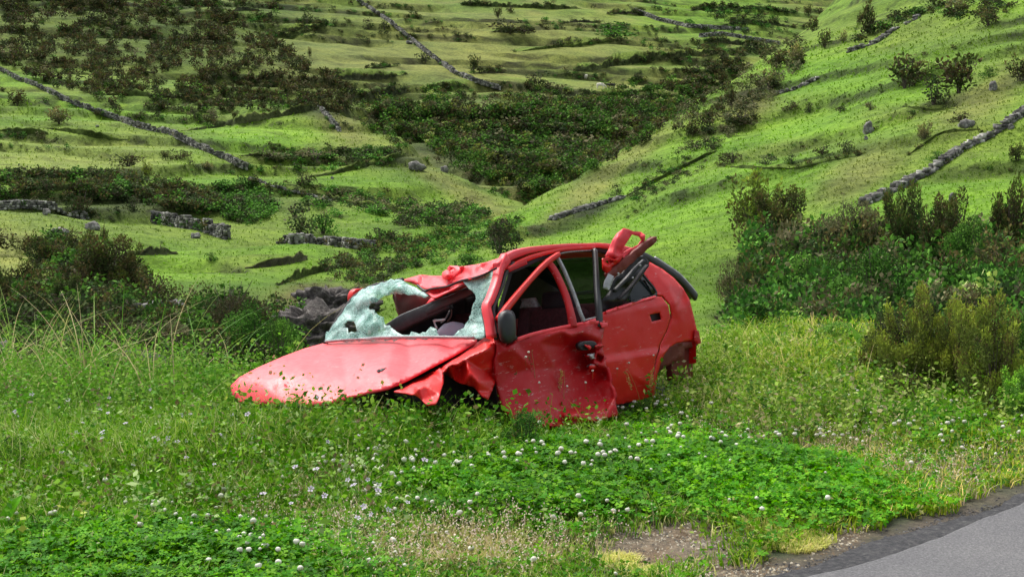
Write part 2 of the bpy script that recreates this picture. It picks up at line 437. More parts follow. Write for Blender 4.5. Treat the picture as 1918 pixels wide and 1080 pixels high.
def soil_mat():
    m, t, b = new_mat('verge_soil'); at = N(t, 'ShaderNodeAttribute', attribute_name='col')
    n = noise(t, 22, 8, .75); v = N(t, 'ShaderNodeTexVoronoi', Scale=38.); t.links.new(t.nodes.new('ShaderNodeTexCoord').outputs['Object'], v.inputs['Vector'])
    r = ramp(t, n.outputs[0], [(.3, (.45, .45, .45)), (.5, (1, 1, 1)), (.7, (1.7, 1.65, 1.6))]); r2 = ramp(t, v.outputs['Distance'], [(.0, (1.4, 1.4, 1.4)), (.5, (.7, .7, .7))])
    c = mixc(t, 1., at.outputs['Color'], r.outputs[0], 'MULTIPLY'); c = mixc(t, .7, c, r2.outputs[0], 'MULTIPLY')
    t.links.new(c, b.inputs['Base Color']); b.inputs['Roughness'].default_value = .95; bump(t, b, n.outputs[0], .8, .02); return m
M['soil'] = soil_mat()
grid_obj('verge_ground', -10, 12, 3.5, 18, 300, 180, verge_z, M['soil'], verge_col)

# asphalt road with its crumbling edge
def road_mats():
    m, t, b = new_mat('asphalt'); n = noise(t, 90, 4, .7); n2 = noise(t, 1.3, 5, .6); v = N(t, 'ShaderNodeTexVoronoi', Scale=120.); t.links.new(t.nodes.new('ShaderNodeTexCoord').outputs['Object'], v.inputs['Vector'])
    r = ramp(t, n.outputs[0], [(.3, (.055, .055, .058)), (.5, (.10, .10, .103)), (.66, (.15, .149, .15)), (.78, (.32, .31, .30))]); r2 = ramp(t, n2.outputs[0], [(.3, (.8, .8, .82)), (.7, (1.15, 1.13, 1.1))])
    t.links.new(mixc(t, 1., r.outputs[0], r2.outputs[0], 'MULTIPLY'), b.inputs['Base Color']); b.inputs['Roughness'].default_value = .85; bump(t, b, v.outputs[0], .5, .006)
    m2, t, b = new_mat('loose_asphalt'); n = noise(t, 34, 6, .75)
    r = ramp(t, n.outputs[0], [(.3, (.012, .012, .014)), (.48, (.04, .04, .044)), (.62, (.09, .088, .086)), (.74, (.24, .23, .21))])
    t.links.new(r.outputs[0], b.inputs['Base Color']); b.inputs['Roughness'].default_value = .9; bump(t, b, n.outputs[0], 1., .03); return m, m2
M['asphalt'], M['asphalt_edge'] = road_mats()
def strip(name, d0, d1, z, mat, nx, amp0, amp1, zn=0.):
    s = np.linspace(-6, 24, nx); k = 1 - (1 - np.linspace(0, 1, 16)) ** 3.2
    a = d0 + amp0 * fbm(s * 3.1, s * 0 + 1.7, seed=7); b = d1 + amp1 * fbm(s * 3.1, s * 0 + 5.7, seed=9)
    if name == 'road': b = b - .09 * np.exp(-((s - .6) / .6) ** 2)
    D = a[:, None] * (1 - k) + b[:, None] * k; Sx = np.broadcast_to(s[:, None], D.shape)
    X = ROAD_A[0] + rd[0] * Sx + rn[0] * D; Y = ROAD_A[1] + rd[1] * Sx + rn[1] * D
    Z = z + zn * np.abs(fbm(X * 14, Y * 14, seed=3)) * np.sin(np.pi * np.clip(k, .02, .98))[None] - (.025 * (k > .9999))[None]
    V = np.stack([X, Y, Z], -1).reshape(-1, 3); idx = np.arange(len(V)).reshape(D.shape)
    F = np.stack([idx[:-1, :-1], idx[1:, :-1], idx[1:, 1:], idx[:-1, 1:]], -1).reshape(-1, 4)
    return tag(fast_obj(name, V, F, mat, None, True), kind='structure')
strip('road', -6.0, -.07, .03, M['asphalt'], 900, 0, .02)
strip('road_edge', -.55, .03, .010, M['asphalt_edge'], 1200, 0, .04, .015)
# ------------------------------------------------------------------ the wrecked car
def rotm(yaw, pitch, roll):
    cy, sy = math.cos(yaw), math.sin(yaw); cp, sp = math.cos(pitch), math.sin(pitch); cr, sr = math.cos(roll), math.sin(roll)
    return np.array([[cy, -sy, 0], [sy, cy, 0], [0, 0, 1]]) @ np.array([[cp, 0, sp], [0, 1, 0], [-sp, 0, cp]]) @ np.array([[1, 0, 0], [0, cr, -sr], [0, sr, cr]])
CR = rotm(R(233.717), R(.25), R(6.05)); CP = np.array([-.1553, 9.353, -.3584])
car = empty('wrecked_car'); car.matrix_world = Matrix.Translation(Vector(CP)) @ Matrix(CR.tolist()).to_4x4()
tag(car, 'crushed red hatchback without wheels lying in the weeds beside the road, windscreen smashed', 'wrecked car')
CO = (CAM - CP) @ CR
TS = np.linspace(5, 14, 260)

def car_hit(px, py, f, off=None):
    """where the sight line meets the car surface f(p) = 0, in car coordinates"""
    px = np.atleast_1d(np.asarray(px, float)); py = np.atleast_1d(np.asarray(py, float))
    d = ray(px, py) @ CR; p = CO + d[:, None, :] * TS[None, :, None]
    if off is None: off = np.zeros(len(px))
    v = f(p) - off[:, None]; s = (v[:, :-1] * v[:, 1:]) <= 0; k = np.where(s.any(1), s.argmax(1), np.minimum(np.abs(v).argmin(1), len(TS) - 2))
    lo, hi = TS[k].copy(), TS[k + 1].copy(); r = np.arange(len(px)); sl = np.sign(v[r, k])
    for _ in range(22):
        m = (lo + hi) / 2; fm = f(CO + d * m[:, None]) - off; a = np.sign(fm) == sl
        lo = np.where(a, m, lo); hi = np.where(a, hi, m)
    return CO + d * ((lo + hi) / 2)[:, None]

def ys(z): return .79 - .45 * np.clip(z - .9, 0, 9) - .25 * np.clip(.33 - z, 0, 9)
def side(off=0): return lambda p: p[..., 1] - ys(p[..., 2]) - off
def crease_z(x): return .60 + .03 * (x + 1)
def side_ledge(p):      # rear door and quarter: body swells below a moulded ledge
    return p[..., 1] - ys(p[..., 2]) - .022 * (1 - sstep(-.028, .012, p[..., 2] - crease_z(p[..., 0])))
def pl(n, d):
    n = np.array(n, float); return lambda p: p @ n - d
def Pt(px, py, f): return car_hit(px, py, f)[0]

def inside(poly, P):
    poly = np.asarray(poly); x, y = P[:, 0], P[:, 1]; r = np.zeros(len(P), bool); j = len(poly) - 1
    for i in range(len(poly)):
        xi, yi = poly[i]; xj, yj = poly[j]
        c = ((yi > y) != (yj > y)) & (x < (xj - xi) * (y - yi) / (yj - yi + 1e-12) + xi); r ^= c; j = i
    return r
def dense(poly, step):
    out = []
    for a, b in zip(poly, poly[1:] + poly[:1]):
        a = np.array(a, float); b = np.array(b, float); n = max(1, int(np.linalg.norm(b[:2] - a[:2]) / step))
        for i in range(n): out.append(a + (b - a) * i / n)
    return np.array(out)
def spline(pts, n=6):
    """smooth closed outline"""
    P = np.array(pts, float); m = len(P); out = []
    for i in range(m):
        a, b, c, d = P[i - 1], P[i], P[(i + 1) % m], P[(i + 2) % m]
        for t in np.arange(n) / n:
            out.append(tuple(.5 * ((2 * b) + (c - a) * t + (2 * a - 5 * b + 4 * c - d) * t * t + (-a + 3 * b - 3 * c + d) * t ** 3)))
    return out
def cdt(P, loops):
    ed = []
    for a, n in loops: ed += [(a + i, a + (i + 1) % n) for i in range(n)]
    r = delaunay_2d_cdt([Vector((float(x), float(y))) for x, y in P], ed, [], 0, 1e-4)
    return np.array([(v[0], v[1]) for v in r[0]]), np.array([list(f) for f in r[2]])

def plate(name, outline, f, mat, holes=(), ctrl=(), gain=1., step=6., thick=.006, nrm=(0, 1, 0), parent=car, jit=.0, nz=.003, ns=9., smooth=True, jag=0., seed=1):
    """sheet metal (or glass) panel: outline [(px,py[,push])] lies on surface f, pushed along nrm, folded through the ctrl points"""
    o3 = [tuple(p) + (0.,) * (3 - len(p)) for p in outline]; h3 = [[tuple(p) + (0.,) * (3 - len(p)) for p in h] for h in holes]
    # coarse folding mesh
    cpts = o3 + [p for h in h3 for p in h] + list(ctrl)
    C = np.array(cpts, float); loops = [(0, len(o3))]; k = len(o3)
    for h in h3: loops.append((k, len(h))); k += len(h)
    cv, cf = cdt(C[:, :2], loops)
    coff = np.array([C[((C[:, :2] - v) ** 2).sum(1).argmin(), 2] for v in cv])
    # fine mesh
    rr = np.random.default_rng(seed)
    O = dense(o3, step); H = [dense(h, step * .8) for h in h3]
    if jag:
        O[:, :2] += rr.normal(0, jag * .4, (len(O), 2))
        H = [np.c_[h[:, :2] + rr.normal(0, jag, (len(h), 2)), h[:, 2]] for h in H]
    x0, y0 = O[:, :2].min(0); x1, y1 = O[:, :2].max(0)
    gx, gy = np.meshgrid(np.arange(x0, x1, step), np.arange(y0, y1, step)); G = np.stack([gx.ravel(), gy.ravel()], 1)
    G[:, 0] += (np.round((G[:, 1] - y0) / step) % 2) * step * .5; G += rr.normal(0, step * .06, G.shape)
    G = G[inside(O[:, :2], G)]
    for h in H: G = G[~inside(h[:, :2], G)]
    allb = np.concatenate([O[:, :2]] + [h[:, :2] for h in H])
    G = G[np.sqrt(((G[:, None] - allb[None]) ** 2).sum(-1)).min(1) > step * .45]
    cc = [np.array([c[0], c[1]]) for c in ctrl if len(c) > 3]
    P = np.concatenate([allb, G]); loops = [(0, len(O))]; k = len(O)
    for h in H: loops.append((k, len(h))); k += len(h)
    fv, ff = cdt(P, loops); cen = fv[ff].mean(1); keep = inside(O[:, :2], cen)
    for h in H: keep &= ~inside(h[:, :2], cen)
    ff = ff[keep]
    off = np.zeros(len(fv)); best = np.full(len(fv), -1e9)
    for t in cf:
        a, b, c = cv[t]; den = (b[1] - c[1]) * (a[0] - c[0]) + (c[0] - b[0]) * (a[1] - c[1])
        if abs(den) < 1e-9: continue
        l1 = ((b[1] - c[1]) * (fv[:, 0] - c[0]) + (c[0] - b[0]) * (fv[:, 1] - c[1])) / den
        l2 = ((c[1] - a[1]) * (fv[:, 0] - c[0]) + (a[0] - c[0]) * (fv[:, 1] - c[1])) / den
        l3 = 1 - l1 - l2; mn = np.minimum(np.minimum(l1, l2), l3); g = mn > best
        off = np.where(g, l1 * coff[t[0]] + l2 * coff[t[1]] + l3 * coff[t[2]], off); best = np.maximum(best, mn)
    W = car_hit(fv[:, 0], fv[:, 1], f); n = np.array(nrm, float); n /= np.linalg.norm(n)
    W = car_hit(fv[:, 0], fv[:, 1], f, off * gain + nz * fbm(W[:, 0] * ns, W[:, 1] * ns, W[:, 2] * ns, 3, seed))
    # orient faces to the viewer
    e1 = W[ff[:, 1]] - W[ff[:, 0]]; e2 = W[ff[:, 2]] - W[ff[:, 0]]; fl = (np.cross(e1, e2) * (CO - W[ff[:, 0]])).sum(1) < 0
    ff[fl] = ff[fl][:, ::-1]
    o = fast_obj(name, W, ff, mat, None, smooth, parent)
    md = o.modifiers.new('thickness', 'SOLIDIFY'); md.thickness = thick; md.offset = -1
    return o

def bar(name, pts, w_, h_, mat, parent=car, up=(0, 1, 0), n=8, sub=5, wob=0.):
    """bent pillar or rail with a rounded rectangular section"""
    P = np.array(pts, float); Q = []
    m = len(P)
    for i in range(m - 1):
        a, b, c, d = P[max(i - 1, 0)], P[i], P[i + 1], P[min(i + 2, m - 1)]
        for t in np.arange(sub) / sub:
            Q.append(.5 * ((2 * b) + (c - a) * t + (2 * a - 5 * b + 4 * c - d) * t * t + (-a + 3 * b - 3 * c + d) * t ** 3))
    Q.append(P[-1]); Q = np.array(Q)
    if wob: Q += wob * np.stack([fbm(Q[:, 0] * 12, Q[:, 2] * 12, seed=s) for s in (1, 2, 3)], 1)
    bm = bmesh.new(); rings = []
    up = np.array(up, float)
    w_ = np.interp(np.linspace(0, 1, len(Q)), np.linspace(0, 1, len(np.atleast_1d(w_))), np.atleast_1d(w_))
    sec = [(-1, -.75), (-.8, -1), (.8, -1), (1, -.75), (1, .75), (.8, 1), (-.8, 1), (-1, .75)]
    for i, q in enumerate(Q):
        t = Q[min(i + 1, len(Q) - 1)] - Q[max(i - 1, 0)]; t /= np.linalg.norm(t)
        a = np.cross(t, up); a /= np.linalg.norm(a); b = np.cross(a, t)
        rings.append([bm.verts.new(q + a * s[0] * w_[i] / 2 + b * s[1] * h_ / 2) for s in sec])
    for r0, r1 in zip(rings, rings[1:]):
        for k in range(8): bm.faces.new((r0[k], r0[(k + 1) % 8], r1[(k + 1) % 8], r1[k]))
    bm.faces.new(rings[0]); bm.faces.new(rings[-1][::-1]); bmesh.ops.recalc_face_normals(bm, faces=bm.faces)
    return bm_obj(name, bm, mat, parent, True)

def loft(name, secs, mat, parent=car, smooth=True, cap=True):
    """secs: list of rings (same count) of 3d points"""
    bm = bmesh.new(); rs = [[bm.verts.new(p) for p in s] for s in secs]; n = len(rs[0])
    for a, b in zip(rs, rs[1:]):
        for k in range(n): bm.faces.new((a[k], a[(k + 1) % n], b[(k + 1) % n], b[k]))
    if cap: bm.faces.new(rs[0]); bm.faces.new(rs[-1][::-1])
    bmesh.ops.recalc_face_normals(bm, faces=bm.faces)
    return bm_obj(name, bm, mat, parent, smooth)

def rbox(name, c, s, mat, parent=car, bev=.03, rot=(0, 0, 0), taper=1., seg=3, nz=0.):
    bm = bmesh.new(); bmesh.ops.create_cube(bm, size=1)
    for v in bm.verts:
        k = taper if v.co.z > 0 else 1.
        v.co = Vector((v.co.x * s[0] * k, v.co.y * s[1] * k, v.co.z * s[2]))
    bmesh.ops.bevel(bm, geom=bm.edges[:], offset=bev, segments=seg, affect='EDGES', profile=.6)
    if nz:
        bmesh.ops.subdivide_edges(bm, edges=bm.edges[:], cuts=2, use_grid_fill=True)
        for v in bm.verts: v.co += Vector([nz * float(vnoise(v.co.x * 9 + k * 7, v.co.y * 9, v.co.z * 9)) for k in range(3)])
    from mathutils import Euler
    bm.transform(Matrix.Translation(Vector(c)) @ Euler(rot).to_matrix().to_4x4())
    return bm_obj(name, bm, mat, parent, True)

# paint and the rest
def paint(name, base, faded, rough, coat, dirt=.35, scratch=.25):
    m, t, b = new_mat(name); tc = t.nodes.new('ShaderNodeTexCoord').outputs['Object']
    n = noise(t, 3.2, 6, .6, tc); n2 = noise(t, 26, 6, .7, tc); n3 = noise(t, 7, 8, .75, tc, 1.2)
    r = ramp(t, n.outputs[0], [(.35, base), (.7, faded)]); c = r.outputs[0]
    d = ramp(t, n3.outputs[0], [(.52, (0, 0, 0)), (.75, (dirt, dirt, dirt))]); c = mixc(t, d.outputs[0], c, (.16, .10, .07))
    mp = N(t, 'ShaderNodeMapping'); mp.inputs['Scale'].default_value = (4, 14, 22); t.links.new(tc, mp.inputs[0])
    s = noise(t, 2.2, 5, .8, mp.outputs[0]); s2 = ramp(t, s.outputs[0], [(.60, (0, 0, 0)), (.66, (scratch, scratch, scratch))]); c = mixc(t, s2.outputs[0], c, (.55, .42, .4))
    t.links.new(c, b.inputs['Base Color'])
    rr = ramp(t, n2.outputs[0], [(.3, (rough * .8,) * 3), (.7, (rough * 1.25,) * 3)]); t.links.new(rr.outputs[0], b.inputs['Roughness'])
    b.inputs['Coat Weight'].default_value = coat; b.inputs['Coat Roughness'].default_value = .3; b.inputs['Specular IOR Level'].default_value = .28
    bump(t, b, n2.outputs[0], .06, .01); return m
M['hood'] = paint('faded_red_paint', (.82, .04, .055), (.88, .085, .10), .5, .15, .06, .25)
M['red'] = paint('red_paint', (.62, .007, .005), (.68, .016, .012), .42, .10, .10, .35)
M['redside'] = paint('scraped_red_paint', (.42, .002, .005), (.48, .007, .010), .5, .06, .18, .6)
M['rust'] = paint('rusty_inner_metal', (.13, .022, .015), (.24, .05, .035), .65, .1, .6, .2)
M['black'] = simple('black_plastic', (.018, .019, .02), .5, nscale=20, namp=.3)
M['rubber'] = simple('rubber_seal', (.02, .02, .02), .7)
M['trim'] = simple('dark_cabin_trim', (.022, .018, .022), .8, nscale=12, namp=.4)
M['seat'] = simple('maroon_seat_cloth', (.07, .018, .022), .95, nscale=40, namp=.4, bmp=.3)
M['greytrim'] = simple('weathered_grey_strip', (.3, .31, .31), .6, nscale=60, namp=.4)
M['greyfab'] = simple('grey_airbag_cloth', (.22, .22, .28), .85, nscale=14, namp=.1, bmp=.2)
M['dash'] = simple('dashboard_vinyl', (.03, .03, .033), .6, nscale=30, namp=.3, bmp=.2)
M['brown'] = simple('brown_inner_panel', (.11, .045, .035), .75, nscale=9, namp=.3)
M['steel'] = simple('bare_metal', (.45, .45, .45), .45, .5, nscale=14, namp=.3)
def glass_mat():
    m, t, b = new_mat('shattered_laminated_glass'); tc = t.nodes.new('ShaderNodeTexCoord').outputs['Object']
    w = noise(t, 14, 4, .6, tc); wv = N(t, 'ShaderNodeVectorMath', operation='MULTIPLY_ADD'); wv.inputs[1].default_value = (.03, .03, .03); t.links.new(w.outputs[1], wv.inputs[0]); t.links.new(tc, wv.inputs[2])
    v = N(t, 'ShaderNodeTexVoronoi', Scale=58.); v.feature = 'DISTANCE_TO_EDGE'; t.links.new(wv.outputs[0], v.inputs['Vector'])
    v2 = N(t, 'ShaderNodeTexVoronoi', Scale=58.); t.links.new(wv.outputs[0], v2.inputs['Vector'])
    v3 = N(t, 'ShaderNodeTexVoronoi', Scale=11.); v3.feature = 'DISTANCE_TO_EDGE'; t.links.new(wv.outputs[0], v3.inputs['Vector'])
    n = noise(t, 6., 6, .62, tc, .8)
    cr = ramp(t, n.outputs[0], [(.27, (.06, .17, .14)), (.37, (.30, .56, .50)), (.5, (.48, .76, .69)), (.66, (.66, .88, .83)), (.8, (.85, .96, .93))])
    ed = ramp(t, v.outputs[0], [(.0, (1.25, 1.25, 1.25)), (.04, (1.05, 1.05, 1.05)), (.1, (.88, .90, .90))]); c = mixc(t, 1., cr.outputs[0], ed.outputs[0], 'MULTIPLY')
    e3 = ramp(t, v3.outputs[0], [(.0, (.35, .40, .40)), (.04, (1, 1, 1))]); c = mixc(t, .8, c, e3.outputs[0], 'MULTIPLY')
    t.links.new(c, b.inputs['Base Color']); b.inputs['Roughness'].default_value = .35; b.inputs['Specular IOR Level'].default_value = .5
    bp = bump(t, b, v2.outputs['Color'], .35, .006)
    tr = t.nodes.new('ShaderNodeBsdfTransparent'); tr.inputs[0].default_value = (.70, .88, .82, 1); tl = t.nodes.new('ShaderNodeBsdfTranslucent'); t.links.new(c, tl.inputs[0])
    m1 = t.nodes.new('ShaderNodeMixShader'); m1.inputs[0].default_value = .3; t.links.new(b.outputs[0], m1.inputs[1]); t.links.new(tl.outputs[0], m1.inputs[2])
    mx = t.nodes.new('ShaderNodeMixShader'); a = ramp(t, n.outputs[0], [(.3, (.9,) * 3), (.44, (.6,) * 3), (.56, (.28,) * 3), (.7, (.10,) * 3)]); a2 = ramp(t, v.outputs[0], [(.0, (0, 0, 0)), (.05, (1, 1, 1))])
    t.links.new(mixc(t, 1., a.outputs[0], a2.outputs[0], 'MULTIPLY'), mx.inputs[0]); t.links.new(m1.outputs[0], mx.inputs[1]); t.links.new(tr.outputs[0], mx.inputs[2])
    t.links.new(mx.outputs[0], t.nodes['Material Output'].inputs[0]); return m
M['shatter'] = glass_mat()
def pane_mat():
    m, t, b = new_mat('dirty_window_glass'); b.inputs['Base Color'].default_value = (.02, .03, .03, 1); b.inputs['Roughness'].default_value = .12
    tr = t.nodes.new('ShaderNodeBsdfTransparent'); tr.inputs[0].default_value = (.22, .27, .26, 1); mx = t.nodes.new('ShaderNodeMixShader'); mx.inputs[0].default_value = .6
    t.links.new(b.outputs[0], mx.inputs[1]); t.links.new(tr.outputs[0], mx.inputs[2]); t.links.new(mx.outputs[0], t.nodes['Material Output'].inputs[0]); return m
M['pane'] = pane_mat()

# --- bonnet
_hx = np.linspace(0, 2.2, 89)
_hz = np.interp(_hx, [0, .75, 1.2, 1.45, 1.6, 1.7, 1.77, 1.82, 1.9, 2.2], [.885, .872, .858, .825, .785, .748, .70, .62, .42, -.4])
_hz = np.convolve(np.pad(_hz, 3, 'edge'), np.array([1, 2, 3, 4, 3, 2, 1]) / 16., 'valid')
def hood_f(p):
    x, y, z = p[..., 0], p[..., 1], p[..., 2]
    s = np.interp(x, [.7, 1.2, 1.5, 1.75, 2.2], [-.02, -.115, -.16, -.2, -.24])
    return z - np.interp(x, _hx, _hz) - (np.clip(y, -1, 1) + .5) * s
HOOD = [(893, 640, .0), (893, 612, .05), (872, 628, .02), (830, 632), (760, 633), (700, 634), (650, 638), (607, 642), (570, 652, .0), (530, 667), (480, 689), (448, 706), (432, 722), (434, 737), (448, 752), (480, 756), (520, 755), (560, 757), (600, 757), (625, 752), (655, 743), (690, 734), (725, 727), (757, 713), (800, 690), (850, 664)]
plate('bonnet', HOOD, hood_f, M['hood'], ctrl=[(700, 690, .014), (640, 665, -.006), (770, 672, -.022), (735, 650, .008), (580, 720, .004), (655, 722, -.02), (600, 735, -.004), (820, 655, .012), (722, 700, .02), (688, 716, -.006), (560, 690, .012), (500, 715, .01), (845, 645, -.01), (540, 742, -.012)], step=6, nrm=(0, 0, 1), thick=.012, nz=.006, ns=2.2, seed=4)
g = car_hit([708, 720, 712, 722], [689, 692, 696, 690], hood_f)
plate('bonnet_dent_shade', [(705, 693), (716, 689), (724, 688), (716, 694), (708, 696)], lambda p: hood_f(p) - .022, M['rubber'], step=3, nrm=(0, 0, 1), thick=.004)  # black plate laid on the bonnet, draws the shade of a dent
# dark engine bay and inner wing seen under the bonnet edge
def boxl(name, pts, mat, h): # vertical-walled block over a car-frame polygon
    return loft(name, [[(x, y, z - h) for x, y, z in pts], list(pts)], mat, smooth=False)
boxl('engine_bay', [(.72, .55, .78), (1.2, .40, .66), (1.5, .2, .52), (1.5, -.35, .55), (1.25, -.5, .66), (.72, -.60, .78)], M['trim'], .16)
rbox('front_axle_beam', (1.15, .2, .3), (.12, 1.0, .1), M['rust'], bev=.02)
# --- crumpled front wing
FEN = [(905, 633, -.07), (921, 628, -.02), (929, 640, 0), (931, 665), (930, 690), (929, 712), (921, 733, .02), (915, 748, .04), (906, 742, .05), (896, 733, .03), (884, 724, .01), (868, 719, 0), (850, 711, -.04), (833, 700, -.10), (831, 716, .02), (824, 738, .07), (816, 755, .10), (800, 757, .10), (790, 748, .05), (775, 739, 0), (758, 735, -.04), (738, 732, -.08), (752, 727, -.12), (768, 717, -.12), (800, 701, -.12), (824, 687, -.12), (852, 668, -.12), (882, 650, -.10)]
plate('front_wing', FEN, side(-.02), M['red'], ctrl=[(822, 690, -.07), (838, 676, -.03), (842, 684, -.01), (848, 670, -.07), (862, 690, -.04), (885, 665, .015), (910, 655, .03), (900, 690, .0), (880, 700, .03), (862, 705, -.03), (800, 722, .03), (783, 728, .045), (831, 699, -.02), (812, 700, -.09), (795, 710, -.10), (775, 722, -.05), (872, 672, .0), (918, 700, -.015), (895, 715, .04), (808, 745, .05), (858, 682, .03)], step=3.6, nz=.004, ns=7, seed=8, thick=.008, gain=2.3)
plate('inner_wing', [(742, 735), (760, 722), (840, 690), (925, 690), (925, 760), (900, 775), (830, 772), (770, 760)], side(-.28), M['trim'], step=16, thick=.02)
# --- front door
DOOR = [(930, 600, -.01), (931, 640), (928, 670), (930, 700), (934, 730), (944, 765, .03), (965, 785, .06), (1000, 795, .09), (1040, 797, .11), (1068, 798, .12), (1085, 793, .12), (1110, 787, .13), (1135, 782, .14), (1158, 778, .15), (1152, 745, .12), (1143, 715, .09), (1137, 690, .07), (1132, 668, .05), (1127, 640, .02), (1132, 617, .01), (1131, 605, .01), (1100, 607, .02), (1062, 612, .01), (1000, 626, .01), (968, 637, .0), (950, 645, .0), (942, 622, -.01), (938, 600, -.01)]
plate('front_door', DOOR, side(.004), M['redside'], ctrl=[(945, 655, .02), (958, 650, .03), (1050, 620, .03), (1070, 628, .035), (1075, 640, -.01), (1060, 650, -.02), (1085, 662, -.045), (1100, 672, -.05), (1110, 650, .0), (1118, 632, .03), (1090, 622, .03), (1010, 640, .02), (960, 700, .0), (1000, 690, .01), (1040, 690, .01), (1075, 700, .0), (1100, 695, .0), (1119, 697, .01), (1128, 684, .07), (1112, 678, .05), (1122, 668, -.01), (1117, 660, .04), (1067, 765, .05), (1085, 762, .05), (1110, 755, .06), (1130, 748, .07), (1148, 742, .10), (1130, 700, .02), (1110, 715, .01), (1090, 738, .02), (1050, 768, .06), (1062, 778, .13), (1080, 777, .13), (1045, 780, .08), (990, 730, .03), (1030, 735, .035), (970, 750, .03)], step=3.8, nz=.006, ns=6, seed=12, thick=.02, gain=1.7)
bar('window_sill_trim', [Pt(x, y, side(.02)) for x, y in [(968, 636), (1000, 625), (1062, 611), (1100, 605), (1131, 603)]], .02, .018, M['hood'])
# crumpled torn metal behind the handle
rr = np.random.default_rng(5)
for i in range(7):
    cx, cy = 1112 + rr.uniform(-12, 18), 664 + rr.uniform(-22, 26)
    a = np.sort(rr.uniform(0, 6.28, 6)); o_ = [(cx + 11 * math.cos(t) * rr.uniform(.5, 1), cy + 8 * math.sin(t) * rr.uniform(.5, 1), rr.uniform(-.01, .045)) for t in a]
    plate('torn_metal', o_, side(.05), [M['redside'], M['steel'], M['red']][i % 3], ctrl=[(cx, cy, .06)], step=3, thick=.003, nz=.012, ns=20, seed=i)
hb = plate('door_handle', spline([(1085, 648), (1088, 641), (1100, 638), (1113, 639), (1118, 646), (1112, 652), (1100, 655), (1090, 655)], 3), side(.055), M['black'], step=3, thick=.03)
# --- mirror on the front door
mc = Pt(952, 612, side(.12))
secs = []
for k, (s, q) in enumerate([(.0, .6), (.03, .92), (.07, 1.0), (.10, .9), (.125, .45)]):
    ring = []
    for t in np.linspace(0, 2 * math.pi, 14, endpoint=False):
        ca, sa = math.cos(t), math.sin(t); pw = .6
        y_ = .085 * q * math.copysign(abs(ca) ** pw, ca); z_ = .062 * q * math.copysign(abs(sa) ** pw, sa)
        ring.append((mc[0] - .06 + s, mc[1] - .01 + z_ * .6 + .25 * s * 0, mc[2] + y_ * 1.15))
    secs.append(ring)
mir = loft('door_mirror', secs, M['black'])
plate('mirror_glass', spline([(938, 590), (945, 580), (960, 582), (966, 596), (964, 618), (955, 632), (945, 630), (940, 612)], 2), side(.075), M['trim'], step=5, thick=.01)
plate('mirror_mount', [(938, 622), (962, 618), (970, 634), (952, 643), (944, 640)], side(.03), M['black'], step=6, thick=.05)
# --- frame bars of the front door window, pillars, rails
SD = lambda l, off=0.: [Pt(x, y, side(off)) for x, y in l]
bar('door_window_frame', SD([(933, 600), (948, 578), (968, 553), (990, 527), (1012, 503), (1030, 487), (1046, 476)], .03), [.045, .04, .032, .034, .03], .03, M['red'])
bar('door_window_frame', SD([(1022, 488), (1036, 503), (1050, 530), (1062, 560), (1070, 590), (1073, 612)], .02), [.04, .055, .062, .068, .078], .025, M['redside'])
bar('windscreen_pillar', SD([(947, 484), (936, 502), (929, 530), (918, 560), (911, 575), (916, 600), (921, 632)], -.01), [.075, .055, .045, .045, .04, .045, .05], .05, M['hood'])
bar('pillar_seal', SD([(962, 492), (948, 512), (941, 535), (930, 562), (924, 578), (926, 600), (929, 636)], .0), .018, .02, M['rubber'])
bar('roof_rail', SD([(930, 500), (950, 482), (975, 472), (1005, 466), (1060, 461), (1100, 460), (1122, 460), (1150, 464), (1175, 470), (1192, 478)], -.01), [.05, .05, .035, .03, .034, .05, .06], .045, M['hood'])
bar('roof_gutter', SD([(950, 505), (968, 493), (1000, 480), (1030, 472), (1060, 467), (1112, 464)], .0), [.02, .03, .022, .025], .03, M['red'])
bar('inner_roof_rail', SD([(945, 512), (975, 500), (1005, 486), (1040, 474), (1062, 469), (1112, 468), (1135, 472)], -.03), .028, .03, M['trim'])
bar('inner_rail_tear', SD([(952, 506), (972, 497), (986, 491)], .01), .025, .01, M['redside'])
bar('window_channel', SD([(1042, 478), (1056, 505), (1070, 538), (1080, 565), (1088, 588), (1094, 601)], .015), .022, .02, M['greytrim'])
bar('window_channel', SD([(1044, 477), (1062, 472), (1112, 468)], -.0), .008, .012, M['greytrim'])
bar('window_channel', SD([(1090, 601), (1104, 597), (1116, 594)], .0), .01, .012, M['greytrim'])
bar('door_pillar', SD([(1114, 468), (1116, 500), (1118, 540), (1121, 575), (1123, 613)], .02), [.035, .036, .046, .056, .06], .03, M['black'])
plate('sill_lip', [(1092, 604), (1116, 596), (1118, 606), (1098, 609)], side(.03), M['hood'], step=5)
plate('sill_lip', [(1124, 603), (1138, 604), (1139, 611), (1128, 614)], side(.045), M['hood'], step=4, nz=.01, ns=30)
# --- rear door and rear quarter
RD = [(1118, 588, 0), (1136, 582), (1160, 573), (1195, 563), (1228, 554), (1240, 556), (1252, 572), (1256, 595), (1249, 617), (1236, 645), (1228, 672), (1223, 700), (1220, 722), (1216, 744, -.01), (1180, 753, -.01), (1140, 760, -.01), (1110, 764, -.02), (1110, 700), (1110, 620)]
rd_ = plate('rear_door', RD, side_ledge, M['red'], holes=[[(1217, 589), (1236, 585), (1239, 598), (1221, 602)]], ctrl=[(1212, 588, .0), (1218, 607, .0), (1243, 600, -.0), (1213, 598, .0), (1160, 640, .006), (1150, 600, .004), (1180, 700, .008), (1140, 720, .0), (1170, 728, -.006), (1165, 740, -.012), (1200, 690, -.004), (1214, 735, -.02)], step=4, nz=.003, ns=5, seed=3)
plate('door_handle', [(1212, 584), (1242, 580), (1245, 602), (1216, 608)], side(-.035), M['rubber'], step=6, parent=rd_)
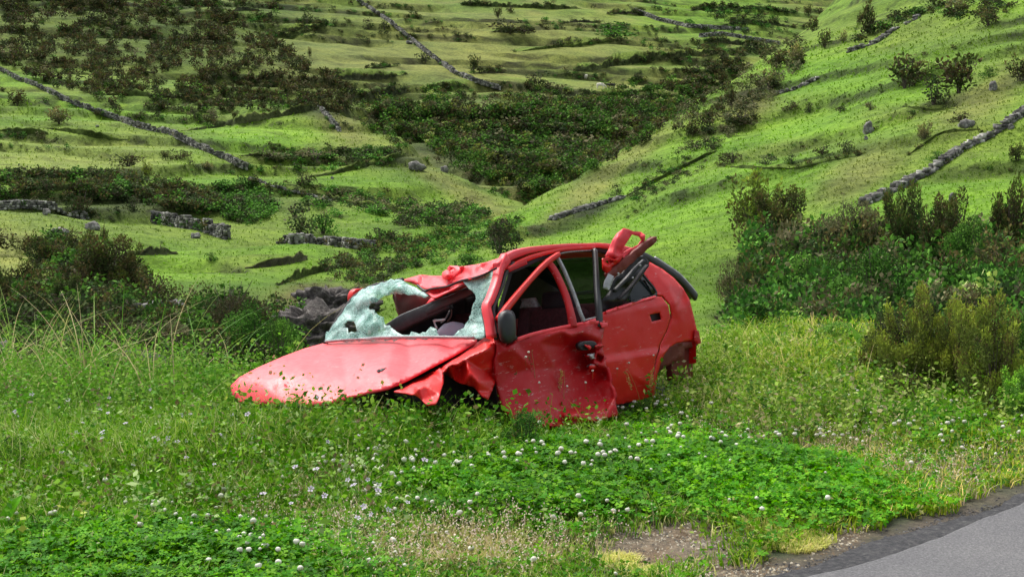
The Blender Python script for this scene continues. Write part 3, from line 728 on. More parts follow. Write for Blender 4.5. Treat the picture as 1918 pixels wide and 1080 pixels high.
plate('belt_strip', [(1136, 581), (1195, 562), (1228, 553), (1229, 557), (1195, 567), (1136, 587)], side(.012), M['hood'], step=5, parent=rd_)
QP = [(1230, 552, 0), (1226, 540), (1214, 524), (1203, 510), (1196, 494), (1186, 478), (1200, 478), (1216, 490), (1240, 503), (1262, 520), (1280, 540), (1292, 561), (1299, 590), (1305, 615), (1310, 640), (1303, 643), (1297, 636), (1283, 639), (1268, 642), (1254, 650), (1244, 664), (1237, 682), (1231, 704), (1226, 740), (1219, 743), (1223, 720), (1226, 700), (1231, 672), (1239, 645), (1252, 617), (1259, 595), (1255, 571), (1242, 554)]
plate('rear_quarter', QP, side_ledge, M['red'], ctrl=[(1262, 560, .012), (1250, 535, .016), (1275, 600, .006), (1278, 560, -.02), (1268, 553, .0), (1285, 575, .0), (1235, 520, .01), (1266, 580, .01)], step=4, nz=.002, ns=5, seed=9, thick=.01)
plate('wheel_arch_liner', [(1225, 705), (1237, 664), (1256, 648), (1283, 640), (1308, 640), (1304, 650), (1283, 652), (1281, 672), (1262, 678), (1242, 690)], side(-.12), M['rust'], step=8, thick=.03)
rbox('rear_bumper_bracket', (-1.60, .60, .43), (.30, .06, .24), M['rust'], bev=.015, nz=.01)
plate('tail_edge', [(1302, 617), (1309, 620), (1313, 642), (1306, 645), (1300, 636)], side(.015), M['redside'], step=4)
plate('quarter_window', spline([(1181, 566), (1176, 540), (1185, 515), (1200, 512), (1213, 526), (1226, 543), (1228, 553), (1205, 560)], 2), side(-.02), M['pane'], step=8, thick=.004)
bar('quarter_window_seal', SD([(1181, 567), (1205, 560), (1228, 552), (1225, 540), (1212, 524), (1202, 511)], .003), .014, .014, M['rubber'])
bar('window_divider', SD([(1183, 566), (1180, 553), (1178, 540)], -.03), .015, .015, M['greytrim'])
bar('chrome_scrap', SD([(1187, 540), (1194, 537), (1202, 537)], -.04), .02, .01, M['steel'])
# --- roof skin
nearr = np.array(SD([(938, 492), (975, 473), (1020, 465), (1060, 461), (1122, 460), (1170, 469), (1195, 480)], -.02))
V = []; nr, ncx = 36, 26
def lerp_path(P, t):
    k = t * (len(P) - 1); i = min(int(k), len(P) - 2); return P[i] + (P[i + 1] - P[i]) * (k - i)
for i in range(nr):
    a = lerp_path(nearr, i / (nr - 1)); b = a.copy(); b[1] = -a[1] * .98; fr = 1 - i / (nr - 1); b[2] -= .30 * fr ** 1.3; b[0] -= .45 * fr; b[1] *= 1 - .12 * fr
    for j in range(ncx):
        t = j / (ncx - 1); q = a * (1 - t) + b * t; q[2] += .035 * math.sin(math.pi * t) * (1 - fr * .9) + .02 * fr * float(fbm(q[0] * 5, q[1] * 5, seed=6)) * math.sin(math.pi * t); V.append(q)
idx = np.arange(nr * ncx).reshape(nr, ncx); F = np.stack([idx[:-1, :-1], idx[:-1, 1:], idx[1:, 1:], idx[1:, :-1]], -1).reshape(-1, 4)
ro = fast_obj('roof', V, F, M['hood'], None, True, car); md = ro.modifiers.new('t', 'SOLIDIFY'); md.thickness = .02; md.offset = 0
# crumpled front of the roof, hanging into the windscreen opening
def rf(p):      # surface running from near rail to the far crushed corner
    A = Pt(935, 500, side(-.02)); B = np.array(Pt(752, 525, pl((0, 1, 0), -.50))); 
    d = B - A; n = np.cross(d, np.array([.35, 0, 1.])); n /= np.linalg.norm(n); return (p - A) @ n
_rfA = Pt(935, 500, side(-.02)); _rfB = Pt(752, 525, pl((0, 1, 0), -.50)); _n = np.cross(_rfB - _rfA, np.array([-.75, 0, .8])); _n /= np.linalg.norm(_n)
if _n @ (CO - _rfA) < 0: _n = -_n
rfront = lambda p: (p - _rfA) @ _n
plate('crumpled_roof_front', [(752, 524, 0), (770, 519, .0), (788, 514, -.04), (808, 516, -.02), (828, 516, .0), (832, 508, .03), (842, 504, .03), (856, 501, .0), (870, 498, -.03), (892, 495, .0), (925, 487, -.02), (950, 480, -.05), (958, 478, -.06), (948, 490, -.01), (934, 501, .0), (918, 508, .0), (905, 514, .03), (885, 521, .05), (868, 524, .05), (850, 530, .03), (838, 535, .04), (815, 537, .06), (800, 541, .05), (790, 539, .02), (772, 531, .0)],
      rfront, M['hood'], ctrl=[(782, 529, .05), (800, 524, .0), (825, 524, .0), (838, 522, .05), (846, 515, .06), (790, 520, -.05), (815, 530, .03), (852, 520, .0), (872, 507, -.04), (885, 510, .03), (905, 502, -.02), (925, 498, .03), (862, 512, -.05), (770, 526, .03)], step=4, nrm=tuple(_n), nz=.008, ns=12, seed=5, thick=.006)
plate('torn_roof_flap', [(797, 548, .02), (806, 542, .04), (820, 539, .03), (838, 536, .03), (858, 528, .02), (872, 524, .02), (884, 521, .02), (874, 527, .05), (862, 533, .06), (850, 541, .08), (832, 549, .09), (818, 556, .10), (812, 557, .10), (803, 551, .06)], lambda p: rfront(p) + .02, M['hood'], ctrl=[(815, 550, .03), (838, 541, .01), (826, 545, .0)], step=3.5, nrm=tuple(_n), nz=.006, ns=14, seed=6)
bar('roof_edge_seal', [car_hit(x, y, lambda p: rfront(p) - .05)[0] for x, y in [(782, 534), (796, 545), (806, 541), (838, 536), (862, 526), (885, 521), (906, 514), (930, 502)]], .012, .012, M['rubber'])
plate('torn_roof_curl', spline([(829, 520), (828, 511), (836, 505), (843, 508), (847, 517), (842, 523), (834, 524)], 3), lambda p: rfront(p) - .06, M['hood'], ctrl=[(838, 515, .04)], step=3, nrm=tuple(_n), nz=.004)
bar('torn_roof_curl', [car_hit(x, y, lambda p: rfront(p) - .05)[0] for x, y in [(840, 505), (846, 500), (855, 501), (858, 507), (852, 514), (846, 519)]], .012, .03, M['hood'])
plate('roof_underside', [(790, 548), (838, 541), (880, 527), (880, 534), (850, 545), (832, 552), (815, 560)], lambda p: rfront(p) + .06, M['rust'], step=6, nrm=tuple(_n))
# --- windscreen remains
gA, gB, gC = Pt(921, 630, side(-.05)), Pt(607, 641, pl((0, 1, 0), -.66)), Pt(933, 503, side(-.04))
gn = np.cross(gB - gA, gC - gA); gn /= np.linalg.norm(gn); gf = lambda p: (p - gA) @ gn
if gn @ (CO - gA) < 0: gn = -gn
GO = [(607, 641), (610, 627), (622, 610), (638, 588), (650, 570), (664, 553), (684, 540), (708, 531), (738, 524), (750, 522), (764, 530), (778, 540), (800, 552), (794, 556), (770, 552), (758, 551), (743, 549), (722, 553), (708, 558), (697, 568), (691, 574), (704, 585), (716, 594), (720, 608), (728, 610), (748, 625), (768, 628), (772, 620), (785, 625), (798, 622), (808, 612), (816, 616), (822, 627), (848, 628), (858, 618), (868, 610), (878, 598), (884, 580), (891, 558), (884, 545), (876, 534), (866, 526), (886, 522), (908, 513), (928, 506), (928, 520), (922, 545), (911, 568), (908, 590), (912, 615), (908, 630), (893, 634), (850, 634), (760, 635), (660, 638)]
plate('smashed_windscreen', GO, gf, M['shatter'], holes=[[(641, 604), (650, 600), (660, 602), (668, 618), (660, 622), (646, 612)]], step=5.5, nrm=tuple(gn), ctrl=[(680, 560, .04), (660, 590, -.02), (700, 610, .03), (690, 630, .0), (745, 538, .05), (900, 540, .02), (895, 600, -.015)], nz=.012, ns=6, jag=3.4, thick=.004, seed=3, smooth=False)
plate('glass_shard', [(672, 596), (684, 585), (700, 588), (713, 600), (716, 612), (700, 622), (686, 622), (676, 612)], lambda p: gf(p) + (.05 if (CO - gA) @ gn > 0 else -.05) * 0 + .0, M['shatter'], step=5, nrm=tuple(gn), nz=.02, ns=14, jag=1.2, thick=.004, ctrl=[(694, 604, -.05)])
bar('windscreen_seal', [car_hit(x, y, gf)[0] + gn * .01 for x, y in [(912, 632), (910, 610), (906, 590), (909, 570), (920, 545), (927, 520), (930, 504)]], .014, .012, M['rubber'])
bar('windscreen_seal', [car_hit(x, y, gf)[0] + gn * .01 for x, y in [(612, 641), (660, 637), (720, 634), (800, 633), (890, 634)]], .02, .012, M['greytrim'])
# --- far side: crushed pillar, wing mirror shell, side wall
bar('windscreen_pillar', [car_hit(x, y, gf)[0] - gn * .02 for x, y in [(606, 640), (622, 607), (645, 572), (662, 552), (690, 535), (720, 527), (752, 521)]], .02, .03, M['rubber'])
FY = pl((0, 1, 0), -.86)
bar('far_mirror_shell', [Pt(x, y, FY) for x, y in [(659, 566), (658, 556), (662, 546), (672, 543), (694, 543)]], [.03, .03, .022, .022], .05, M['red'])
plate('far_mirror_shell', [(664, 548), (694, 546), (694, 556), (668, 574), (660, 568)], pl((0, 1, 0), -.9), M['trim'], step=6)
plate('brown_pillar_panel', [(741, 546, 0), (775, 548), (802, 556), (838, 556), (838, 575), (800, 590), (754, 612), (748, 590)], pl((.35, 1, 0), -.40), M['brown'], ctrl=[(760, 570, .03), (765, 600, .0), (752, 560, -.02)], step=8, nz=.004, thick=.03)
rbox('floor_pan', (-.45, 0, .18), (2.3, 1.36, .05), M['trim'], bev=.01)
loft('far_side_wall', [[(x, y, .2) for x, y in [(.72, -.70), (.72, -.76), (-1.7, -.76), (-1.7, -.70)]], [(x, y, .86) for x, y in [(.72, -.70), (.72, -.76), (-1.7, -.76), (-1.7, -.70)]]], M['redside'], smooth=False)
loft('far_window_blackout', [[(.1, -.66, .84), (.1, -.70, .84), (-.80, -.70, .84), (-.80, -.66, .84)], [(-.02, -.5, 1.14), (-.02, -.54, 1.14), (-.80, -.54, 1.22), (-.80, -.5, 1.22)]], M['trim'], smooth=False)  # dark panels added across the far windows to keep the cabin dark
loft('far_window_blackout', [[(-1.1, -.66, .84), (-1.1, -.70, .84), (-1.95, -.70, .84), (-1.95, -.66, .84)], [(-1.15, -.5, 1.24), (-1.15, -.54, 1.24), (-1.75, -.54, 1.22), (-1.75, -.5, 1.22)]], M['trim'], smooth=False)
rbox('bulkhead', (.72, 0, .5), (.05, 1.3, .62), M['trim'], bev=.01)
# --- cabin: fallen dashboard roll, airbag, seats, wheel
X5 = lambda x, y, c: Pt(x, y, pl((1, 0, 0), c))
bar('dashboard', [X5(728, 622, .50), X5(760, 602, .45), X5(800, 584, .40), X5(842, 566, .34)], [.09, .10, .09, .08], .09, M['dash'], up=(1, 0, 0))
bar('dashboard', [X5(800, 585, .42), X5(835, 566, .38), X5(880, 545, .33), X5(890, 538, .32)], [.04, .055, .06, .055], .05, M['dash'], up=(1, 0, 0))
ac = X5(850, 622, .48)
sec = []
for k in range(7):
    t = k / 6 * math.pi; rad = math.sin(t) * .999 + .001
    sec.append([(ac[0] + .05 * math.cos(q) * rad, ac[1] - .15 * math.cos(t), ac[2] - .03 + .10 * math.sin(q) * rad) for q in np.linspace(0, 2 * math.pi, 12, endpoint=False)])
loft('airbag', sec, M['greyfab'])
plate('loose_bracket', [(810, 599), (833, 596), (834, 600), (814, 603), (820, 616), (816, 617)], pl((1, 0, 0), .42), M['steel'], step=4)
bar('hanging_wire', [X5(842, 582, .3), X5(838, 590, .3), X5(832, 600, .3), X5(826, 604, .3)], .008, .008, M['greytrim'], up=(1, 0, 0))
bar('hanging_wire', [X5(846, 580, .3), X5(845, 592, .3), X5(838, 603, .3)], .007, .007, M['brown'], up=(1, 0, 0))
for sy in (.34, -.34):
    st = rbox('front_seat', (-.12, sy, .38), (.5, .46, .18), M['seat'], bev=.05)
    rbox('seat_back', (-.42, sy, .68), (.14, .44, .55), M['seat'], bev=.05, rot=(0, R(-14), 0), parent=st)
    rbox('headrest', (-.50, sy, 1.0), (.10, .26, .13), M['trim'], bev=.04, rot=(0, R(-10), 0), parent=st)
rs = rbox('rear_seat', (-.98, 0, .40), (.5, 1.2, .18), M['seat'], bev=.05)
rbox('seat_back', (-1.28, 0, .68), (.14, 1.2, .5), M['seat'], bev=.05, rot=(0, R(-16), 0), parent=rs)
plate('grey_cushion', [(973, 577), (980, 560), (996, 558), (1006, 575)], pl((1, 0, 0), -.45), M['greytrim'], step=6, thick=.05)
bar('far_window_rail', [Pt(x, y, pl((0, 1, 0), -.6)) for x, y in [(1074, 550), (1095, 548), (1120, 545)]], .03, .02, M['greytrim'])
# steering wheel
bm = bmesh.new(); c_ = Vector((.30, .33, .78))
for i in range(20):
    a0 = i / 20 * 2 * math.pi
    for j in range(6):
        b0 = j / 6 * 2 * math.pi; rr_ = .17 + .014 * math.cos(b0); bm.verts.new((c_.x + .014 * math.sin(b0) + rr_ * math.sin(a0) * .35, c_.y + rr_ * math.cos(a0), c_.z + rr_ * math.sin(a0) * .93))
bm.verts.ensure_lookup_table()
for i in range(20):
    for j in range(6): bm.faces.new([bm.verts[k] for k in (i * 6 + j, i * 6 + (j + 1) % 6, ((i + 1) % 20) * 6 + (j + 1) % 6, ((i + 1) % 20) * 6 + j)])
bm_obj('steering_wheel', bm, M['black'], car, True)
# --- tailgate and its black frame
prof = [(1188, 474), (1204, 480), (1222, 490), (1245, 505), (1268, 521), (1286, 540), (1300, 557)]
tp = np.array([Pt(x, y, pl((0, 1, 0), .56)) for x, y in prof]); tp[:, 2] -= .0
def rows(pts, y0, y1, n):
    V = [];
    for p in pts:
        for j in range(n):
            t = j / (n - 1); q = p.copy(); q[1] = y0 + (y1 - y0) * t; q[0] -= .06 * math.sin(math.pi * t); V.append(q)
    idx = np.arange(len(pts) * n).reshape(len(pts), n); return V, np.stack([idx[:-1, :-1], idx[:-1, 1:], idx[1:, 1:], idx[1:, :-1]], -1).reshape(-1, 4)
V, F = rows(tp, .54, -.54, 12); tg = fast_obj('tailgate_window', V, F, M['pane'], None, True, car); md = tg.modifiers.new('t', 'SOLIDIFY'); md.thickness = .03; md.offset = 0
bar('tailgate_edge', [p + np.array([0, .015, 0]) for p in tp], [.045, .05, .05, .055], .03, M['black'])
bar('tailgate_edge', [p + np.array([-.006, .02, .03]) for p in tp[2:]], .016, .014, M['steel'])
lowr = np.array([[-1.60, 0, .80], [-1.68, 0, .68], [-1.70, 0, .55], [-1.68, 0, .42]]); V, F = rows(lowr, .70, -.70, 12)
fast_obj('rear_panel', V, F, M['red'], None, True, car)
# --- torn rear pillar and flap sticking up above the roof
TY = pl((.25, 1, 0), .60)
plate('torn_pillar_flap', [(1133, 479), (1139, 468), (1147, 449), (1155, 437), (1168, 427), (1177, 429), (1186, 433), (1200, 434), (1209, 440), (1208, 449), (1203, 458), (1194, 466), (1182, 474), (1176, 479), (1165, 489), (1152, 497), (1143, 497), (1141, 488)],
      TY, M['hood'], holes=[[(1184, 439), (1196, 442), (1201, 450), (1196, 458), (1184, 464), (1172, 470), (1164, 476), (1170, 460), (1178, 448)]],
      ctrl=[(1160, 445, .04), (1152, 462, .03), (1150, 478, .05), (1160, 470, -.03), (1168, 484, .05), (1205, 446, .04), (1186, 471, .03), (1146, 486, -.02)], step=3.5, nrm=(.25, 1, 0), nz=.008, ns=14, seed=2, thick=.008)
plate('torn_pillar_flap', [(1127, 484), (1140, 480), (1152, 484), (1160, 480), (1168, 478), (1160, 492), (1146, 500), (1144, 512), (1136, 512), (1128, 505)], lambda p: TY(p) - .03, M['red'], holes=[[(1133, 489), (1142, 487), (1150, 490), (1140, 494)]], ctrl=[(1132, 498, .03), (1152, 487, .04)], step=3, nrm=(.25, 1, 0), nz=.01, ns=20)
bar('torn_pillar', [Pt(x, y, lambda p: TY(p) - .02) for x, y in [(1136, 520), (1150, 506), (1168, 495), (1186, 481), (1204, 464), (1216, 454), (1226, 450)]], [.07, .06, .07, .06, .055, .05, .03], .035, M['rust'], wob=.01, sub=8)
for i in range(14):
    x0, y0 = 1216 + rr.uniform(-4, 4), 452 + rr.uniform(-6, 6)
    bar('torn_fibre', [Pt(x0, y0, TY), Pt(x0 + rr.uniform(4, 14), y0 + rr.uniform(-7, 6), TY)], .006, .004, [M['black'], M['greytrim'], M['rust']][i % 3])
plate('bare_metal_plate', [(1140, 512), (1150, 517), (1147, 530), (1141, 544), (1130, 539), (1133, 526)], lambda p: TY(p) - .06, M['steel'], step=5, nz=.008, ns=20)
plate('black_door_lining', [(1123, 612), (1120, 590), (1128, 560), (1146, 540), (1152, 520), (1172, 502), (1192, 482), (1206, 479), (1217, 490), (1210, 506), (1198, 524), (1186, 538), (1176, 560), (1160, 572), (1140, 582), (1134, 608)], lambda p: TY(p) + .03, M['black'], ctrl=[(1170, 525, .04), (1190, 500, -.02), (1150, 560, .05), (1198, 508, .03), (1160, 540, -.03), (1140, 575, .02)], step=5, nrm=(.25, 1, 0), nz=.02, ns=10, thick=.02, seed=7)
bar('lining_rib', [Pt(x, y, lambda p: TY(p) - .03) for x, y in [(1150, 545), (1172, 523), (1190, 503), (1206, 488)]], .02, .03, M['black'])
bar('lining_rib', [Pt(x, y, lambda p: TY(p) - .03) for x, y in [(1158, 560), (1180, 538), (1200, 512), (1212, 497)]], .014, .03, M['trim'])
for x, y in ((1199, 497), (1158, 512), (1185, 520)): rbox('bolt', Pt(x, y, lambda p: TY(p) - .05), (.015, .015, .015), M['steel'], bev=.004, seg=1)
# ------------------------------------------------------------------ plants, rocks and walls of the hillsides
def unit(v): return v / (np.linalg.norm(v, axis=-1, keepdims=True) + 1e-9)
def leaves(P, D, a_len, b_wid, rng, col, spread=.8):
    """rhombic leaves at P pointing roughly along D"""
    n = len(P); A = unit(D + rng.normal(0, spread, (n, 3))); B = unit(np.cross(A, rng.normal(0, 1, (n, 3))))
    L = (a_len * rng.uniform(.6, 1.3, n))[:, None]; W = (b_wid * rng.uniform(.6, 1.3, n))[:, None]
    V = np.stack([P, P + A * L * .5 + B * W * .5, P + A * L, P + A * L * .5 - B * W * .5], 1).reshape(-1, 3)
    F = np.arange(4 * n).reshape(n, 4); C = np.repeat(col, 4, 0)
    return V, F, C
PAL = {
 'heather': [(.038, .036, .018), (.026, .040, .015), (.055, .046, .025), (.040, .058, .018)],
 'dark': [(.022, .040, .014), (.032, .055, .018), (.05, .07, .025), (.045, .04, .025)],
 'green': [(.03, .085, .016), (.055, .14, .022), (.10, .21, .04), (.03, .06, .016)],
 'bright': [(.07, .19, .03), (.12, .26, .05), (.16, .30, .07), (.05, .12, .025)],
 'olive': [(.10, .125, .03), (.14, .17, .04), (.07, .09, .025), (.06, .05, .025)],
 'dry': [(.11, .105, .055), (.08, .085, .04), (.065, .08, .032), (.15, .135, .075)],
 'yellow': [(.22, .28, .07), (.16, .24, .05), (.30, .34, .14), (.10, .17, .04)],
 'fern': [(.10, .22, .035), (.14, .28, .05), (.07, .16, .03), (.18, .30, .08)]}
def crown(style, pal, n, leaf, seed):
    rng = np.random.default_rng(seed); pal = np.array(PAL[pal]); lobes = []
    if style == 'plume':
        for i in range(rng.integers(15, 22)):
            a = rng.uniform(0, 2 * math.pi); o = rng.uniform(.05, 1) ** .7; d = np.array([math.cos(a) * o * .36, math.sin(a) * o * .36, rng.uniform(.42, .86) - .18 * o])
            lobes.append((d, np.array([.075, .075, .20]) * rng.uniform(.7, 1.25), unit(np.array([d[0] * .8, d[1] * .8, .8]))))
        for i in range(5):
            a = rng.uniform(0, 2 * math.pi); lobes.append((np.array([math.cos(a) * .2, math.sin(a) * .2, rng.uniform(.2, .45)]), np.array([.17, .17, .17]), np.array([0, 0, 1.])))
    else:
        for i in range(rng.integers(9, 14)):
            a = rng.uniform(0, 2 * math.pi); o = rng.uniform(0, 1) ** .6; z = rng.uniform(.12, .8) * (1 - .35 * o)
            lobes.append((np.array([math.cos(a) * o * .36, math.sin(a) * o * .36, z]), np.array([.19, .19, .16]) * rng.uniform(.65, 1.2), np.array([0, 0, 1.])))
    w_ = np.array([np.prod(l[1]) ** (2 / 3) for l in lobes]); w_ /= w_.sum(); k = rng.choice(len(lobes), n, p=w_)
    C = np.array([l[0] for l in lobes])[k]; Rr = np.array([l[1] for l in lobes])[k]; Ax = np.array([l[2] for l in lobes])[k]
    d = unit(rng.normal(0, 1, (n, 3))); rad = rng.uniform(.55, 1.08, n)[:, None]
    q = d * Rr * rad; tilt = Ax * q[:, 2:3] - np.array([0, 0, 1.]) * q[:, 2:3]
    P = C + q + tilt; P[:, 2] = np.maximum(P[:, 2], .01)
    li = rng.integers(0, len(pal), len(lobes))[k]; pick = np.where(rng.random(n) < .55, li, rng.integers(0, len(pal), n))
    col = pal[pick] * rng.uniform(.8, 1.25, n)[:, None]
    if style == 'plume':
        tip = sstep(-.1, .9, (q / Rr)[:, 2])[:, None]; col = col * (1 + tip * np.array([1.0, .9, .3]))
    al, bw = (leaf * 1.5, leaf * .7) if style == 'plume' else (leaf, leaf * .75)
    return leaves(P, d * .6 + Ax * (.9 if style == 'plume' else .3), al, bw, rng, col)
def stems(n, seed, h=.7, r=.014, spread=.34):
    rng = np.random.default_rng(seed); V = []; F = []; k = 0
    for i in range(n):
        a = rng.uniform(0, 6.28); o = rng.uniform(.2, 1) * spread; p0 = np.array([rng.normal(0, .03), rng.normal(0, .03), -.06]); p2 = np.array([math.cos(a) * o, math.sin(a) * o, h * rng.uniform(.7, 1.1)]); p1 = (p0 + p2) / 2 + np.array([0, 0, .08]) - .25 * np.array([p2[0], p2[1], 0]) + rng.normal(0, .03, 3)
        prev = None
        for t in (0, .33, .66, 1):
            q = (1 - t) ** 2 * p0 + 2 * t * (1 - t) * p1 + t * t * p2; rr = r * (1 - .75 * t)
            ring = [q + rr * np.array([math.cos(b), math.sin(b), 0]) for b in (0, 1.57, 3.14, 4.71)]; V += ring
            if prev is not None:
                for j in range(4): F.append((prev + j, prev + (j + 1) % 4, k + (j + 1) % 4, k + j))
            prev = k; k += 4
    return np.array(V), np.array(F)
_cache = {}
def crown_mesh(style, pal, lod, var):
    key = (style, pal, lod, var)
    if key not in _cache:
        n, leaf = {'far': (420, .085), 'mid': (1500, .05), 'near': (6500, .030), 'close': (17000, .021)}[lod]
        V, F, C = crown(style, pal, n, leaf, 100 + var * 7 + len(pal) * 3 + (50 if style == 'plume' else 0)); _cache[key] = fast_mesh('crown', V, F, M['scrub'], C)
    return _cache[key]
def stem_mesh(var, lod):
    key = ('stem', var, lod)
    if key not in _cache:
        V, F = stems({'far': 5, 'mid': 8, 'near': 14, 'close': 20}[lod], 300 + var, r={'far': .02, 'mid': .016, 'near': .011, 'close': .009}[lod]); _cache[key] = fast_mesh('trunk', V, F, M['bark'], None, True)
    return _cache[key]
GROUP = None
def bush(name, px, py, wpx, hpx, style, pal, label, cat='bush', hills=HILLS, lod=None, group=None, squash=1., lean=0.):
    P = hit(px, py, hills)[0]
    if not np.isfinite(P[0]): return None
    sc = P[1] / FPX; w_, h_ = wpx * sc, hpx * sc
    lod = lod or ('far' if P[1] > 60 else 'mid')
    rng = np.random.default_rng(int(px * 7 + py)); var = int(rng.integers(0, 3)); rz = rng.uniform(0, 6.28)
    e = empty(name, (P[0], P[1], P[2] - .04 * h_)); e.scale = (w_ * 1.0, w_ * squash, h_ * 1.08); e.rotation_euler = (0, R(lean), rz if squash == 1. else 0); tag(e, label, cat, group)
    c = link(bpy.data.objects.new('crown', crown_mesh(style, pal, lod, var)), e)
    t = link(bpy.data.objects.new('trunk', stem_mesh(var, lod)), e)
    return e

# --- mass scrub: too many bushes to count
def proto(style, pal, n, leaf, seed): return crown(style, pal, n, leaf, seed)
SMALL = {p: [proto(st, p, n_, lf, 500 + i) for i in range(3) for st in (('plume',) if p in ('heather',) else ('round',))] for p, n_, lf in (('heather', 64, .17), ('dark', 62, .18), ('green', 62, .18), ('dry', 54, .17), ('olive', 54, .17), ('yellow', 50, .17))}
FINE = {}
def fine_set():
    for p, st in (('heather', 'plume'), ('dark', 'round'), ('green', 'round'), ('dry', 'round'), ('olive', 'plume'), ('yellow', 'round')): FINE[p] = [crown(st, p, 270 if st == 'round' else 360, .10 if st == 'round' else .062, 900 + i) for i in range(3)]
fine_set()
def stamp(soup, P, w_, h_, rng, pal, SMALL=SMALL):
    """add one small bush per point"""
    pi = rng.integers(0, 3, len(P)); names = list(pal); pr = np.array([pal[k] for k in names]); pr = pr / pr.sum(); ci = rng.choice(len(names), len(P), p=pr)
    for k, nm in enumerate(names):
        for v in range(3):
            s = (ci == k) & (pi == v)
            if not s.any(): continue
            V, F, C = SMALL[nm][v]; Q = P[s]; m = len(Q); a = rng.uniform(0, 6.28, m); c_, s_ = np.cos(a)[:, None], np.sin(a)[:, None]
            X = (V[None, :, 0] * c_ - V[None, :, 1] * s_) * w_[s][:, None] + Q[:, :1]; Y = (V[None, :, 0] * s_ + V[None, :, 1] * c_) * w_[s][:, None] + Q[:, 1:2]; Z = (V[None, :, 2] - .06) * h_[s][:, None] + Q[:, 2:]
            VV = np.stack([X, Y, Z], -1).reshape(-1, 3); FF = (F[None] + (np.arange(m) * len(V))[:, None, None]).reshape(-1, 4)
            CC = (C[None] * rng.uniform(.7, 1.35, (m, 1, 1))).reshape(-1, 3); soup.add(VV, FF, CC)
def scrub_mass(name, label, cat, regions, seed, protos=SMALL):
    """regions: (polygon px, how many, bush width px, height px, palette, clumpiness)"""
    rng = np.random.default_rng(seed); so_ = Soup()
    for poly, n, wp, hp, pal, cl in regions:
        pa = np.array(poly, float); x0, y0 = pa.min(0); x1, y1 = pa.max(0); pts = np.zeros((0, 2))
        while len(pts) < n:
            q = np.stack([rng.uniform(x0, x1, n * 3), rng.uniform(y0, y1, n * 3)], 1); q = q[inside(pa, q)]
            q = q[fbm(q[:, 0] / 32, q[:, 1] / 11, seed=seed) + rng.normal(0, .15, len(q)) > cl]; pts = np.r_[pts, q]
        pts = pts[:n]; P = hit(pts[:, 0], pts[:, 1], HILLS); ok = np.isfinite(P[:, 0]); P = P[ok]
        sc = P[:, 1] / FPX * rng.uniform(.6, 1.45, len(P)); stamp(so_, P, wp * sc, hp * sc, rng, pal, protos)
    return tag(so_.obj(name, M['scrub']), label, cat, kind='stuff')
H_ = {'heather': 5, 'dark': 3, 'dry': 1}; G_ = {'dark': 2, 'green': 7, 'dry': 1.5, 'heather': 1.5, 'olive': 2, 'yellow': .8}; D_ = {'dark': 3, 'heather': 3, 'green': 1}
scrub_mass('heath_scrub', 'dense dark brown heath covering the upper left of the far hillside', 'scrub', [
 ([(0, 0), (380, 0), (450, 40), (560, 110), (620, 140), (690, 190), (640, 215), (560, 205), (450, 200), (330, 190), (200, 180), (120, 170), (60, 150), (0, 120)], 1650, 17, 15, H_, -.28),
 ([(150, 170), (330, 165), (480, 170), (600, 185), (570, 205), (340, 215), (200, 200)], 160, 20, 15, D_, -.1),
 ([(180, 200), (330, 190), (450, 195), (460, 215), (340, 235), (240, 225)], 90, 14, 12, {'dark': 2, 'dry': 2, 'green': 1}, -.2),
 ([(0, 0), (520, 0), (520, 50), (0, 60)], 160, 14, 12, {'dark': 3, 'heather': 2, 'green': 1}, -.3)], 3)
scrub_mass('gully_woodland', 'dense dark green woodland filling the gully between the hillsides', 'woodland', [
 ([(690, 195), (800, 195), (930, 205), (1000, 190), (1180, 195), (1290, 175), (1330, 165), (1290, 210), (1200, 275), (1110, 320), (1000, 368), (940, 350), (860, 315), (780, 265), (720, 235)], 1500, 24, 20, G_, -.9),
 ([(640, 180), (720, 170), (1000, 165), (1340, 140), (1350, 190), (1280, 210), (1000, 215), (760, 215), (800, 270), (900, 330), (1000, 372), (940, 372), (820, 320), (720, 260), (640, 215)], 420, 19, 14, G_, .0),
 ([(930, 215), (1150, 240), (1120, 300), (1000, 350), (900, 300)], 260, 36, 26, {'green': 4, 'dark': 3, 'olive': 1, 'dry': 1}, -.9),
 ([(1100, 235), (1250, 220), (1200, 270), (1120, 300), (1060, 290)], 240, 18, 12, {'dry': 5, 'olive': 2}, -.4)], 5)
scrub_mass('valley_hedge', 'low dark green hedges and scrub following the left hillside terraces', 'hedge', [
 ([(0, 335), (130, 328), (230, 335), (330, 350), (420, 375), (430, 400), (380, 410), (280, 385), (150, 372), (0, 372)], 420, 26, 20, {'dark': 5, 'heather': 3, 'green': 2}, -.5),
 ([(360, 350), (480, 350), (520, 400), (470, 425), (370, 400)], 170, 26, 18, {'green': 4, 'dark': 2}, -.5),
 ([(620, 360), (760, 385), (900, 390), (920, 410), (860, 430), (740, 425), (600, 405), (560, 380)], 260, 24, 17, {'dark': 3, 'green': 4, 'dry': 1}, -.4),
 ([(530, 295), (620, 285), (760, 275), (750, 300), (640, 325), (560, 325)], 100, 22, 12, {'green': 4, 'dark': 3}, -.2),
 ([(700, 440), (800, 455), (760, 500), (700, 540), (620, 520), (600, 500), (660, 480)], 200, 22, 17, {'dark': 4, 'heather': 2, 'green': 2}, -.3),
 ([(540, 530), (700, 520), (700, 600), (640, 640), (560, 650)], 200, 15, 8, {'dry': 5, 'olive': 1, 'dark': 1}, -.3),
 ([(800, 440), (900, 420), (980, 410), (980, 450), (900, 470), (760, 510), (740, 500)], 260, 22, 15, {'green': 4, 'olive': 2, 'dark': 1}, -.5)], 8)
